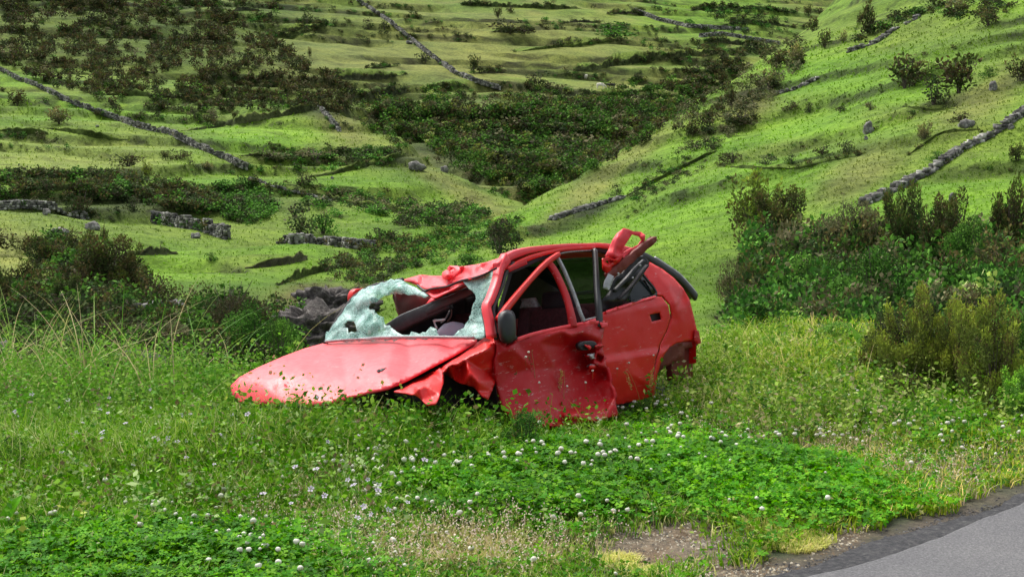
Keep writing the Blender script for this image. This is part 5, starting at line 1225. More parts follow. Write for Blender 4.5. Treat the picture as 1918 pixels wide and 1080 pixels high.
BK = [
 ('dark bank under the upper edge of the bright green left terrace', [(340, 246), (400, 240), (460, 230), (540, 216), (590, 206)], 15, .5, 'near_hill', .6),
 ('soft grassy step crossing the left pasture', [(60, 238), (120, 246), (200, 262), (240, 262)], 10, .9, 'near_hill', .3),
 ('low step above the leftmost bright pasture', [(0, 245), (40, 250), (90, 252)], 9, .9, 'near_hill', .2),
 ('dark hedge bank crossing the left hillside below the pasture', [(0, 360), (90, 356), (190, 362), (280, 378), (350, 395)], 16, .7, 'near_hill', .9),
 ('dark bank at the back of the mown green field', [(236, 476), (280, 478), (330, 476)], 22, .3, 'near_hill', .2),
 ('dark earth bank right of the mown green field', [(458, 504), (500, 500), (545, 494), (575, 486)], 20, .2, 'near_hill', .2),
 ('bushy bank edging the lower green terrace', [(520, 535), (580, 515), (640, 500), (690, 490)], 14, .8, 'near_hill', 1.),
 ('dark bank between the two lit terraces of the left spur', [(555, 335), (620, 328), (690, 312), (760, 292)], 12, .8, 'near_hill', .6),
 ('low bank at the top of the left spur terrace', [(440, 290), (500, 296), (560, 292)], 8, .7, 'near_hill', .5),
 ('long shaded bank under the lower spur terrace', [(450, 352), (560, 362), (680, 388), (780, 405), (870, 412)], 12, .8, 'near_hill', .7),
 ('heath covered bank along the top of the left pastures', [(170, 178), (260, 180), (350, 186), (450, 192)], 12, .8, 'near_hill', .7),
 ('lower of two dark banks left of the far wall', [(645, 182), (700, 184), (745, 178), (775, 172)], 15, .4, 'far_hill', .5),
 ('upper of two dark banks left of the far wall', [(620, 148), (660, 150), (720, 148), (770, 138)], 10, .3, 'far_hill', .3),
 ('dark hedge bank right of the far wall foot', [(790, 172), (830, 168), (880, 164)], 12, .7, 'far_hill', .8),
 ('long hedge bank above the wooded gully', [(715, 208), (790, 204), (860, 206), (940, 210)], 12, .8, 'far_hill', 1.),
 ('dark clump bank in the pale pasture at top centre', [(918, 60), (960, 62), (1000, 58)], 12, .3, 'far_hill', .3),
 ('short grey step in the middle of the pale pasture', [(880, 138), (915, 138), (955, 136)], 7, .3, 'far_hill', .3),
 ('soft grass step across the pale pasture', [(960, 98), (1020, 92), (1100, 84), (1160, 76)], 7, .9, 'far_hill', .4),
 ('long heath hedge bank above the cattle field', [(1035, 140), (1100, 132), (1160, 122), (1230, 112), (1300, 104), (1380, 102)], 14, .6, 'far_hill', 1.1),
 ('hedge bank below the cattle field', [(1060, 200), (1130, 186), (1200, 172), (1280, 158), (1340, 150)], 10, .8, 'far_hill', 1.),
 ('thin dark step above the far green thicket', [(1045, 44), (1085, 42), (1120, 44)], 6, .2, 'far_hill', .1),
 ('thin grey step right of the far green thicket', [(1135, 28), (1180, 26), (1220, 30)], 6, .2, 'far_hill', .2),
 ('dark hedge bank at the very top centre', [(850, 10), (900, 12), (960, 14), (1040, 18), (1090, 16)], 9, .7, 'far_hill', .9),
 ('small terrace step at top left of the far wall', [(520, 60), (560, 58), (610, 50)], 8, .6, 'far_hill', .7),
 ('grey oval terrace step near the top edge', [(430, 22), (460, 20), (490, 22)], 8, .3, 'far_hill', .2),
 ('curved terrace step with heath at the upper left pasture', [(500, 72), (560, 66), (620, 46)], 8, .7, 'far_hill', .8),
 ('short pale terrace step by the small bush', [(685, 130), (715, 128), (745, 124)], 5, .4, 'far_hill', .2),
 ('dark terrace step at top right of the distant valley', [(1335, 50), (1390, 44), (1440, 46), (1490, 54)], 9, .6, 'far_hill', 1.),
 ('lower terrace step of the distant valley at right', [(1300, 84), (1350, 80), (1400, 86), (1440, 92)], 8, .4, 'far_hill', .5),
 ('highest terrace step of the distant valley', [(1280, 22), (1350, 16), (1420, 18), (1500, 26)], 7, .6, 'far_hill', .7),
 ('bushy middle terrace bank of the right slope', [(1345, 312), (1400, 316), (1450, 318), (1500, 316), (1560, 300), (1605, 292)], 6, .9, 'near_hill', .8),
 ('thin shaded bank on the spur behind the wreck', [(1165, 372), (1230, 340), (1300, 305), (1340, 285)], 9, .9, 'near_hill', .5),
 ('grassy overhang bank above the right drystone wall', [(1700, 292), (1735, 270), (1760, 250), (1830, 244)], 9, .9, 'near_hill', .6),
 ('shaded hollow bank under the pair of tree heaths', [(1690, 200), (1740, 208), (1790, 204)], 6, .9, 'near_hill', .5),
]
for i, (lb, pa, h_, mx, hm, sc_) in enumerate(BK): bank(lb, pa, h_, mx, 700 + i, hm, sc_)

# --- cattle in the distance
def cow(label, px, py, mat, lenpx, yaw, graze):
    P = hit(px, py, HILLS)[0]
    me = bpy.data.meshes.new('cow'); L = 2.3
    vs = [(0, 0, 1.05), (.55, 0, 1.12), (-.55, 0, 1.12), (-.85, 0, 1.15), (.95, 0, 1.15 if not graze else .95), (1.25, 0, 1.3 if not graze else .5), (1.5, 0, 1.15 if not graze else .3),
          (.6, .22, .8), (.62, .22, .4), (.62, .22, .03), (.6, -.22, .8), (.62, -.22, .4), (.62, -.22, .03), (-.75, .22, .85), (-.82, .22, .45), (-.75, .22, .03), (-.75, -.22, .85), (-.82, -.22, .45), (-.75, -.22, .03), (-.98, 0, 1.0), (-1.0, 0, .55), (1.2, .2, 1.38 if not graze else .62), (1.2, -.2, 1.38 if not graze else .62)]
    ed = [(0, 1), (0, 2), (2, 3), (1, 4), (4, 5), (5, 6), (1, 7), (7, 8), (8, 9), (1, 10), (10, 11), (11, 12), (2, 13), (13, 14), (14, 15), (2, 16), (16, 17), (17, 18), (3, 19), (19, 20), (5, 21), (5, 22)]
    rad = [.40, .36, .36, .28, .24, .16, .12, .15, .08, .07, .15, .08, .07, .17, .08, .07, .17, .08, .07, .04, .03, .05, .05]
    me.from_pydata(vs, ed, []); o = bpy.data.objects.new('cow', me); sk = o.modifiers.new('s', 'SKIN'); me.skin_vertices.new() if not me.skin_vertices else None
    for i, v in enumerate(me.skin_vertices[0].data): v.radius = (rad[i], rad[i]); v.use_root = i == 0
    o.modifiers.new('u', 'SUBSURF').levels = 1; o.modifiers['u'].render_levels = 1; me.materials.append(mat)
    o.location = P; o.rotation_euler = (0, 0, yaw); s = lenpx * P[1] / FPX / L; o.scale = (s, s, s); link(o); return tag(o, label, 'cow')
M['white_hide'] = simple('white_hide', (.75, .70, .6), .9); M['black_hide'] = simple('black_hide', (.02, .018, .018), .8)
cow('white cow grazing on the far pasture beside the black one', 1125, 167, M['white_hide'], 18, .15, True)
cow('black cow standing right of the white cow on the far pasture', 1145, 166, M['black_hide'], 15, 3.0, False)
cow('cream cow seen end on, higher up the far pasture', 1098, 148, M['white_hide'], 13, 1.3, True)
import time; T0=time.time()
# ------------------------------------------------------------------ grass tufts on the pastures
def tufts(name, label, n, hill, y0, y1, px_size, seed, region=None):
    rng = np.random.default_rng(seed); px = rng.uniform(-100, 2020, n); py = rng.uniform(*region, n); P = hit(px, py, HILLS, n=500)
    ok = np.isfinite(P[:, 0]) & (P[:, 1] > y0) & (P[:, 1] < y1) & (np.abs(hill.z(P[:, 0], P[:, 1]) - P[:, 2]) < .2); P = P[ok]; m = len(P)
    s = P[:, 1] / FPX * px_size * rng.uniform(.5, 1.5, m); a = rng.uniform(0, 6.28, (m, 3)); V = []; C = []
    u_ = np.clip((P[:, 0] / P[:, 1] - U0) / (U1 - U0) * (hill.nu - 1), 0, hill.nu - 1).astype(int); v_ = np.clip((np.log(P[:, 1]) - hill.gv[0]) / (hill.gv[-1] - hill.gv[0]) * (hill.nv - 1), 0, hill.nv - 1).astype(int)
    base = hill.colr[v_, u_]; pt = fbm(P[:, 0] / 2.5, P[:, 1] / 4, seed=seed)[:, None]
    for k in range(3):
        d = np.stack([np.cos(a[:, k]), np.sin(a[:, k]), np.zeros(m)], 1); tip = P + d * s[:, None] * .45 + np.array([0, 0, 1.]) * s[:, None] * rng.uniform(.5, 1., (m, 1)); sd_ = np.stack([-d[:, 1], d[:, 0], d[:, 0] * 0], 1) * s[:, None] * .22; mid = (P + tip) / 2 + np.array([0, 0, .12]) * s[:, None]
        V.append(np.stack([P - sd_ * .6, mid - sd_, tip, mid + sd_], 1).reshape(-1, 3)); c = base * (1 + .25 * pt) * rng.uniform(.74, .98, (m, 1)); C.append(np.repeat(np.clip(c, 0, 1), 4, 0))
    V = np.concatenate(V); C = np.concatenate(C); return tag(fast_obj(name, V, np.arange(len(V)).reshape(-1, 4), M['blade'], C), label, 'grass', kind='stuff')
tufts('hillside_grass', 'rough tufted grass over the right hillside', 50000, RIGHT, 20, 130, 3.8, 71, (0, 640))
tufts('hillside_grass', 'rough tufted grass over the left pastures', 26000, LEFT, 22, 180, 3.6, 73, (150, 640))

# ------------------------------------------------------------------ roadside vegetation
GH = [VERGE]
def zone_clover(px, py):
    z = blob(px, py, 1010, 905, 430, 78); z = np.maximum(z, blob(px, py, 280, 1060, 430, 72)); z = np.maximum(z, .9 * blob(px, py, 1430, 905, 270, 60, 8)); z = np.maximum(z, .8 * blob(px, py, 1680, 775, 170, 55, 18)); return np.maximum(z, .6 * blob(px, py, 1260, 810, 180, 60))
def zone_weed(px, py):
    z = blob(px, py, 260, 870, 520, 120); z = np.maximum(z, .9 * blob(px, py, 850, 800, 240, 42)); z = np.maximum(z, blob(px, py, 1440, 700, 230, 85)); return np.maximum(z, .8 * blob(px, py, 620, 800, 300, 60))
def zone_dry(px, py):
    z = blob(px, py, 860, 1035, 260, 55); z = np.maximum(z, .7 * blob(px, py, 1450, 800, 200, 40)); z = np.maximum(z, .8 * straw(px, py)); return np.maximum(z, .55 * blob(px, py, 560, 1000, 120, 60))
UNDERCAR = np.array([(-1.0, 8.6), (-.45, 8.15), (.0, 8.5), (.62, 9.15), (1.4, 10.3), (.6, 11.2), (-1.0, 9.6)])
def spots(n, wfun, seed, py0=600, py1=1140, edge=.0):
    rng = np.random.default_rng(seed); px = rng.uniform(-160, 2080, n); py = rng.uniform(py0, py1, n); P = hit(px, py, GH, 4.2, 18, 110)
    ok = np.isfinite(P[:, 0]); P = P[ok]; px, py = px[ok], py[ok]; w_ = wfun(px, py, P); dr = road_dist(P[:, 0], P[:, 1])
    ok = (rng.random(len(P)) < w_) & (dr > edge + .16 + .1 * fbm(P[:, 0] * 4, P[:, 1] * 4, seed=8)) & ~inside(UNDERCAR, P[:, :2]); P = P[ok]; P[:, 2] = verge_z(P[:, 0], P[:, 1]); return P, px[ok], py[ok], rng
def clear_bare(px, py, P, k=1.3):
    w_ = 14 * fbm(P[:, 0] * 4, P[:, 1] * 4, seed=2); return np.clip(1 - k * bare(px + w_, py + w_ * .5), 0, 1)
def blades(P, h, w_, lean, col, rng, soup, seg=3, curl=1.):
    m = len(P); a = rng.uniform(0, 6.28, m); d = np.stack([np.cos(a), np.sin(a), a * 0], 1); b = a + rng.uniform(.9, 2.2, m); sd_ = np.stack([np.cos(b), np.sin(b), b * 0], 1)
    rows_ = []
    for i in range(seg + 1):
        t = i / seg; q = P + d * (h * lean * (t ** (1 + curl)))[:, None] + np.array([0, 0, 1.]) * (h * (t - .35 * lean * t ** 2.4))[:, None]; wd = (w_ * (1 - .92 * t ** 1.5) * .5)[:, None]
        rows_ += [q - sd_ * wd, q + sd_ * wd]
    V = np.stack(rows_, 1).reshape(-1, 3); k = 2 * (seg + 1); F = np.array([(2 * i, 2 * i + 1, 2 * i + 3, 2 * i + 2) for i in range(seg)]); F = (F[None] + (np.arange(m) * k)[:, None, None]).reshape(-1, 4)
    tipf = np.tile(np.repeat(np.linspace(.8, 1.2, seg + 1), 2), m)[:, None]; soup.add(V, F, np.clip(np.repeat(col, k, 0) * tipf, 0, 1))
def palette(rng, n, cols, probs, jit=.22):
    c = np.array(cols); return c[rng.choice(len(c), n, p=np.array(probs) / np.sum(probs))] * rng.uniform(1 - jit, 1 + jit, (n, 1))
G1, G2, G3, G4 = (.06, .15, .018), (.12, .22, .03), (.22, .32, .07), (.40, .40, .20)
# clover leaves
def clover(n, seed):
    P, px, py, rng = spots(n, lambda a, b, P: np.clip(zone_clover(a, b) * 1.3 + .12, 0, 1) * clear_bare(a, b, P, 1.6) * (1 - .8 * zone_dry(a, b)), seed)
    m = len(P); hmax = .05 + .07 * zone_clover(px, py) + .02 * fbm(P[:, 0] * 3, P[:, 1] * 3, seed=4); C0 = P + np.array([0, 0, 1.]) * (hmax * rng.uniform(.45, 1.1, m))[:, None]
    nrm = unit(np.stack([rng.normal(0, .38, m), rng.normal(-.1, .38, m), np.ones(m)], 1)); t1 = unit(np.cross(nrm, rng.normal(0, 1, (m, 3)))); t2 = np.cross(nrm, t1); s = rng.uniform(.009, .017, m) * (1 + .04 * P[:, 1]); V = []; col = palette(rng, m, [(.045, .17, .010), (.08, .23, .012), (.13, .29, .022), (.035, .11, .012)], [4, 4, 2, 2]); C = []
    patch = (1 + .25 * fbm(P[:, 0] * 2.2, P[:, 1] * 2.2, seed=14))[:, None]; col = col * patch
    for k in range(3):
        a = k * 2.094; d = t1 * math.cos(a) + t2 * math.sin(a); e = np.cross(nrm, d); S_ = s[:, None]
        V.append(np.stack([C0, C0 + (d * .8 + e * .62) * S_ + nrm * S_ * .12, C0 + d * 1.25 * S_, C0 + (d * .8 - e * .62) * S_ + nrm * S_ * .12], 1).reshape(-1, 3)); C.append(np.repeat(np.clip(col, 0, 1), 4, 0))
    V = np.concatenate(V); return tag(fast_obj('clover', V, np.arange(len(V)).reshape(-1, 4), M['blade'], np.concatenate(C)), 'thick carpet of bright green clover leaves covering the roadside verge', 'clover', kind='stuff')
clover(150000, 81)
# grass blades
gs = Soup()
P, px, py, rng = spots(190000, lambda a, b, P: np.clip(.5 + .4 * zone_weed(a, b) + .3 * zone_dry(a, b), 0, 1) * clear_bare(a, b, P, 1.2) * (1 - .75 * straw(a, b)), 83)
hh = (.055 + .16 * zone_weed(px, py) + .035 * zone_clover(px, py)) * rng.uniform(.5, 1.6, len(P)) * (1 + .3 * fbm(P[:, 0] * 1.5, P[:, 1] * 1.5, seed=5)); dz = zone_dry(px, py)[:, None]
cg = palette(rng, len(P), [G1, G2, G3, G4], [3, 4, 4, 1.6]); cd = palette(rng, len(P), [(.42, .36, .2), (.30, .30, .12), (.20, .26, .07), (.46, .38, .27)], [3, 3, 3, 2]); rgt = sstep(1200, 1700, px)[:, None]
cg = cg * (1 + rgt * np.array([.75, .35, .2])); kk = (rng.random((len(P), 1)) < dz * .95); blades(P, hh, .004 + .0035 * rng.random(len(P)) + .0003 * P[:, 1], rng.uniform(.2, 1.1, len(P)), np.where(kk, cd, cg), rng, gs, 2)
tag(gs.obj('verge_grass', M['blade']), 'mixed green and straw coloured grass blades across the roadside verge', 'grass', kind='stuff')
# leafy weeds
def weeds(name, label, n, wf, seed, hr, leaf, cols, probs, nl=9, py0=600, py1=1140):
    P, px, py, rng = spots(n, wf, seed, py0, py1); m = len(P); so_ = Soup(); h = rng.uniform(*hr, m); a = rng.uniform(0, 6.28, m); d = np.stack([np.cos(a), np.sin(a), a * 0], 1) * rng.uniform(.05, .5, (m, 1)); pc = palette(rng, m, cols, probs)
    blades(P, h, np.full(m, .004), rng.uniform(.1, .5, m), pc * .8, rng, so_, 2)
    for j in range(nl):
        t = (j + rng.random(m)) / nl * .85 + .2; Q = P + d * (h * t)[:, None] + np.array([0, 0, 1.]) * (h * t)[:, None] + rng.normal(0, .012, (m, 3)); D = np.stack([rng.normal(0, 1, m), rng.normal(0, 1, m), rng.normal(.25, .4, m)], 1)
        s = leaf * rng.uniform(.6, 1.4, m); V, F, C = leaves(Q, unit(D), 1, .62, rng, pc * rng.uniform(.75, 1.35, (m, 1)), .3)
        V = V.reshape(m, 4, 3); V = Q[:, None] + (V - Q[:, None]) * s[:, None, None]; so_.add(V.reshape(-1, 3), F, np.clip(C, 0, 1))
    return tag(so_.obj(name, M['blade']), label, 'weeds', kind='stuff')
weeds('leafy_weeds', 'knee high mixed leafy weeds on the left of the verge and around the wreck', 42000, lambda a, b, P: zone_weed(a, b) * (a < 1150), 85, (.06, .24), .027, [(.05, .14, .015), (.09, .20, .025), (.15, .26, .045), (.26, .34, .15), (.12, .10, .05)], [4, 4, 3, 2., .8], 8)
weeds('bramble_weeds', 'tall yellow green weeds and brambles behind and right of the wreck', 24000, lambda a, b, P: np.clip(blob(a, b, 1480, 735, 330, 80, 6) * 1.2, 0, 1) * (a > 1190), 87, (.07, .30), .032, [(.10, .20, .03), (.17, .26, .05), (.25, .31, .10), (.07, .14, .03), (.30, .27, .15)], [4, 4, 3, 3, 1], 8, 600, 860)
weeds('bonnet_edge_weeds', 'tall green weeds pushing up against the bonnet and crumpled wing', 15000, lambda a, b, P: np.clip(blob(a, b, 610, 815, 330, 60) * 1.4, 0, 1), 89, (.12, .30), .032, [(.05, .13, .02), (.10, .19, .03), (.15, .24, .05), (.13, .11, .05)], [4, 4, 2, .8], 10)
weeds('left_edge_weeds', 'tall pale green feathery weeds along the back of the left verge', 19000, lambda a, b, P: np.clip(blob(a, b, 130, 770, 370, 60) * 1.3, 0, 1), 90, (.15, .48), .028, [(.08, .19, .03), (.13, .25, .045), (.18, .28, .07), (.16, .14, .08)], [4, 4, 3, .8], 10, 640, 900)
weeds('ground_weeds', 'small low weeds between clover and grass along the road', 9000, lambda a, b, P: (.45 - .2 * zone_clover(a, b)) * clear_bare(a, b, P, 1.0), 91, (.03, .09), .022, [(.06, .15, .02), (.11, .20, .03), (.20, .27, .06), (.28, .28, .11)], [3, 3, 3, 1.5], 7)
weeds('broad_weeds', 'broad leaved tangled weeds mixed through the left and centre verge', 9500, lambda a, b, P: np.clip(zone_weed(a, b) * .9 + .25 * blob(a, b, 300, 930, 600, 120), 0, 1) * sstep(-.4, .5, fbm(P[:, 0] * 1.4, P[:, 1] * 1.4, seed=19)), 92, (.08, .26), .033, [(.05, .14, .02), (.10, .22, .03), (.17, .28, .06), (.26, .33, .15), (.24, .28, .07)], [4, 4, 3, 1, .6], 8)
P, px, py, rng = spots(16000, lambda a, b, P: np.clip(blob(a, b, 590, 830, 330, 60) * 1.5, 0, 1), 94); m = len(P); so_ = Soup()
blades(P, rng.uniform(.12, .34, m), rng.uniform(.005, .008, m), rng.uniform(.2, 1., m), palette(rng, m, [G1, G2, G3, G4], [4, 4, 3, 1]), rng, so_, 4); tag(so_.obj('bonnet_edge_grass', M['blade']), 'long green grass growing up against the bonnet edge', 'grass', kind='stuff')
# pinkish dry seed heads
so_ = Soup(); P, px, py, rng = spots(24000, lambda a, b, P: np.clip(zone_dry(a, b) * .8 + .25 * blob(a, b, 560, 960, 160, 90), 0, 1) * clear_bare(a, b, P, .9), 93); m = len(P); h = rng.uniform(.06, .15, m)
blades(P, h, np.full(m, .0028), rng.uniform(.1, .8, m), palette(rng, m, [(.38, .30, .2), (.32, .28, .12)], [1, 1]), rng, so_, 2)
for j in range(4):
    Q = P + np.array([0, 0, 1.]) * (h * (.6 + .12 * j))[:, None] + rng.normal(0, .006, (m, 3)); D = rng.normal(0, .4, (m, 3)) + np.array([0, 0, .8]); V, F, C = leaves(Q, unit(D), .011, .007, rng, palette(rng, m, [(.58, .46, .42), (.50, .42, .30), (.62, .56, .48)], [3, 3, 2])); so_.add(V, F, C)
tag(so_.obj('dry_seed_grass', M['blade']), 'pinkish dry grass seed heads in the front of the verge', 'dry grass', kind='stuff')
# yellow moss tufts
so_ = Soup(); rng = np.random.default_rng(95)
for cx, cy, r_, n in ((905, 1045, 34, 900), (1160, 1055, 38, 900), (1495, 1018, 60, 1200), (1430, 985, 40, 500), (1200, 1078, 40, 500)):
    a = rng.uniform(0, 6.28, n); q = np.sqrt(rng.random(n)) * r_; P = hit(cx + q * np.cos(a), cy + q * .32 * np.sin(a), GH, 4.2, 18, 110); P = P[np.isfinite(P[:, 0])]; blades(P, rng.uniform(.02, .055, len(P)), np.full(len(P), .005), rng.uniform(.4, 1.5, len(P)), palette(rng, len(P), [(.48, .46, .17), (.36, .40, .12), (.55, .50, .26)], [3, 2, 1]), rng, so_, 2)
tag(so_.obj('moss_tufts', M['blade']), 'pale yellow mossy tufts beside the gravelly bare patch', 'moss', kind='stuff')
# tall arching grass at the left
so_ = Soup(); P, px, py, rng = spots(5200, lambda a, b, P: np.clip(blob(a, b, 120, 745, 260, 45), 0, 1), 97, 670, 860); m = len(P)
blades(P, rng.uniform(.35, 1.05, m), rng.uniform(.007, .013, m), rng.uniform(.35, 1.3, m), palette(rng, m, [(.09, .19, .04), (.16, .24, .06), (.30, .28, .13), (.40, .34, .2)], [4, 3, 2, 2]), rng, so_, 7, .9)
P, px, py, rng = spots(500, lambda a, b, P: np.clip(blob(a, b, 330, 770, 420, 70), 0, 1), 98, 670, 900); m = len(P)
blades(P, rng.uniform(.25, .55, m), rng.uniform(.005, .009, m), rng.uniform(.2, .9, m), palette(rng, m, [(.12, .23, .04), (.32, .30, .15)], [3, 2]), rng, so_, 6, .9)
P, px, py, rng = spots(420, lambda a, b, P: np.clip(blob(a, b, 1700, 740, 260, 60), 0, 1), 99, 640, 860); m = len(P)
blades(P, rng.uniform(.2, .5, m), rng.uniform(.005, .009, m), rng.uniform(.2, 1.0, m), palette(rng, m, [(.16, .26, .06), (.42, .36, .2)], [3, 2]), rng, so_, 6, .9)
tag(so_.obj('tall_grass', M['blade']), 'tall arching green and straw grass at the back of the verge', 'tall grass', kind='stuff')
# gravel, road crumbs
def gravel(name, label, n, wf, seed, sz, cols, mat):
    rng = np.random.default_rng(seed); px = rng.uniform(900, 2050, n * 4); py = rng.uniform(900, 1130, n * 4); P = hit(px, py, GH, 4.2, 18, 110); ok = np.isfinite(P[:, 0]); P = P[ok]; k = rng.random(len(P)) < wf(px[ok], py[ok], P); P = P[k][:n]; so_ = Soup()
    V0 = np.array([(1, 0, 0), (-1, 0, 0), (0, 1, 0), (0, -1, 0), (0, 0, .7), (0, 0, -.7)]); F0 = np.array([(4, 0, 2, 2), (4, 2, 1, 1), (4, 1, 3, 3), (4, 3, 0, 0)]); m = len(P)
    s = rng.uniform(*sz, (m, 1, 1)) * rng.uniform(.6, 1.3, (m, 6, 1)); a = rng.uniform(0, 6.28, m); c_, s_ = np.cos(a)[:, None], np.sin(a)[:, None]; B = np.broadcast_to(V0, (m, 6, 3)) * s
    V = np.stack([B[..., 0] * c_ - B[..., 1] * s_ * .7, B[..., 0] * s_ + B[..., 1] * c_ * .7, B[..., 2]], -1) + P[:, None]; F = (F0[None, :, :3] + (np.arange(m) * 6)[:, None, None]).reshape(-1, 3)
    col = palette(rng, m, cols, np.ones(len(cols))); o = fast_obj(name, V.reshape(-1, 3), F, mat, np.repeat(col, 6, 0)); return tag(o, label, 'gravel', kind='stuff')
gravel('gravel', 'small brown and grey stones on the bare patch beside the road', 9000, lambda a, b, P: np.clip(bare(a, b) * 1.2, 0, 1), 101, (.003, .012), [(.18, .15, .10), (.12, .085, .05), (.30, .27, .21), (.08, .07, .055)], M['stone'])
gravel('road_crumbs', 'loose black asphalt crumbs along the broken road edge', 9000, lambda a, b, P: np.exp(-((road_dist(P[:, 0], P[:, 1]) + .0) / .07) ** 2), 103, (.003, .010), [(.02, .02, .022), (.045, .045, .05), (.09, .09, .09), (.015, .015, .017)], M['stone'])

# ------------------------------------------------------------------ flowers
def head_mesh(var):
    rng = np.random.default_rng(var); bm = bmesh.new(); bmesh.ops.create_icosphere(bm, subdivisions=2, radius=1); V = np.array([v.co[:] for v in bm.verts]); F = np.array([[v.index for v in f.verts] for f in bm.faces]); bm.free()
    V = V * rng.uniform(.78, 1.15, (len(V), 1)) * np.array([1, 1, .85]); t = sstep(-.75, -.1, V[:, 2])[:, None]; C = np.array((.80, .80, .68)) * t + np.array((.42, .36, .2)) * (1 - t); C = C * rng.uniform(.85, 1.1, (len(V), 1))
    st = np.array([(.08, 0, -.5), (-.06, .07, -.5), (-.06, -.07, -.5), (.08, 0, -7), (-.06, .07, -7), (-.06, -.07, -7)]); SF = np.array([(0, 1, 4), (0, 4, 3), (1, 2, 5), (1, 5, 4), (2, 0, 3), (2, 3, 5)]) + len(V)
    return fast_mesh('clover_flower', np.r_[V, st], np.r_[F, SF], M['petal'], np.clip(np.r_[C, np.tile((.08, .18, .03), (6, 1))], 0, 1))
heads = [head_mesh(i) for i in range(4)]
def zf(a, b, P):
    z = .9 * blob(a, b, 800, 920, 230, 60); z = np.maximum(z, .55 * blob(a, b, 1050, 860, 260, 60)); z = np.maximum(z, .6 * blob(a, b, 350, 1040, 380, 55)); z = np.maximum(z, .3 * blob(a, b, 900, 900, 600, 130)); z = np.maximum(z, .5 * blob(a, b, 1750, 800, 220, 60)); z = np.maximum(z, 1. * blob(a, b, 1640, 755, 120, 60, 25)); z = np.maximum(z, .55 * blob(a, b, 1480, 850, 240, 70)); z = np.maximum(z, .55 * blob(a, b, 1230, 790, 120, 40)); z = np.maximum(z, .7 * blob(a, b, 1690, 800, 140, 40, 20)); return z * sstep(-.35, .35, fbm(P[:, 0] * 2.6, P[:, 1] * 2.6, seed=77))
P, px, py, rng = spots(6000, zf, 111, 660, 1120); o_ = np.argsort(P[:, 1]); P, px, py = P[o_], px[o_], py[o_]
hh = .075 + .06 * zone_clover(px, py) + .10 * zone_weed(px, py) * rng.random(len(P)); fs = rng.uniform(.005, .0125, len(P)) * (1 + .03 * P[:, 1])
so_V = []; nfl = 0
for i, p in enumerate(P[:285]):
    o = link(bpy.data.objects.new('clover_flower', heads[i % 4])); o.location = (p[0], p[1], p[2] + hh[i]); o.scale = (fs[i],) * 3; o.rotation_euler = (rng.normal(0, .3), rng.normal(0, .3), rng.uniform(0, 6.28)); tag(o, 'small round white clover flower head standing in the verge grass', 'flower', 'white clover flowers in the verge')
if len(P) > 285:
    so_ = Soup(); m_ = heads[0]; V = np.array([v.co[:] for v in m_.vertices]); F = np.array([list(f.vertices) for f in m_.polygons]); ca = np.array([c.color[:3] for c in m_.color_attributes['col'].data])
    for i in range(285, len(P)): so_.add(V * fs[i] + P[i] + np.array([0, 0, hh[i]]), F, ca)
    tag(so_.obj('clover_flowers', M['petal']), 'far scattered white clover heads too small to pick apart', 'flowers', kind='stuff')
def petal_flower(seed):
    rng = np.random.default_rng(seed); V = []; F = []; C = []
    for k in range(5):
        a = k * 1.257 + rng.normal(0, .1); d = np.array([math.cos(a), math.sin(a), 0]); e = np.array([-d[1], d[0], 0]); u = np.array([0, 0, 1.]); b = len(V); V += [d * .1, d * .7 + e * .38 + u * .25, d * 1.05 + u * .2, d * .7 - e * .38 + u * .25]; F.append((b, b + 1, b + 2, b + 3)); C += [(.40, .32, .45), (.66, .60, .72), (.74, .70, .78), (.66, .60, .72)]
    b = len(V); V += [np.array((.07, 0, 0)), np.array((-.07, 0, 0)), np.array((-.05, 0, -8)), np.array((.05, 0, -8))]; F.append((b, b + 1, b + 2, b + 3)); C += [(.10, .15, .05)] * 4
    return fast_mesh('lilac_flower', np.array(V), np.array(F), M['petal'], np.array(C))
pf = [petal_flower(i) for i in range(3)]
P, px, py, rng = spots(1500, lambda a, b, P: np.clip(.5 * blob(a, b, 330, 870, 330, 90) + .5 * blob(a, b, 640, 1000, 110, 50), 0, 1), 113, 740, 1080); P = P[:90]
for i, p in enumerate(P):
    o = link(bpy.data.objects.new('lilac_flower', pf[i % 3])); o.location = (p[0], p[1], p[2] + rng.uniform(.13, .27)); s = rng.uniform(.011, .018); o.scale = (s, s, s); o.rotation_euler = (rng.uniform(.1, .9), rng.normal(0, .3), rng.uniform(-.8, .8)); tag(o, 'small pale lilac mallow flower among the leafy weeds', 'flower', 'pale lilac flowers in the left weeds')
# broad leaved plants: every leaf is a part
def leaf_mesh(L, W, bend, fold, col, seed, mat):
    rng = np.random.default_rng(seed); V = []; C = []; n, m = 12, 7
    for i in range(n):
        t = i / (n - 1); w_ = W * math.sin(math.pi * min(1, t * .93 + .07)) ** .8; x = L * (t - .25 * bend * t * t); z = L * bend * .9 * (math.sin(t * 1.6) * .5 - .55 * t * t)
        for j in range(m):
            s = j / (m - 1) * 2 - 1; V.append((x, s * w_ * .5, z + abs(s) * w_ * fold + .03 * W * math.sin(t * 17 + s * 2))); k = 1.3 if abs(s) < .1 else 1.; C.append(np.array(col) * k * rng.uniform(.92, 1.08))
    idx = np.arange(n * m).reshape(n, m); F = np.stack([idx[:-1, :-1], idx[:-1, 1:], idx[1:, 1:], idx[1:, :-1]], -1).reshape(-1, 4); return fast_mesh('leaf', np.array(V), F, mat, np.clip(np.array(C), 0, 1), True)
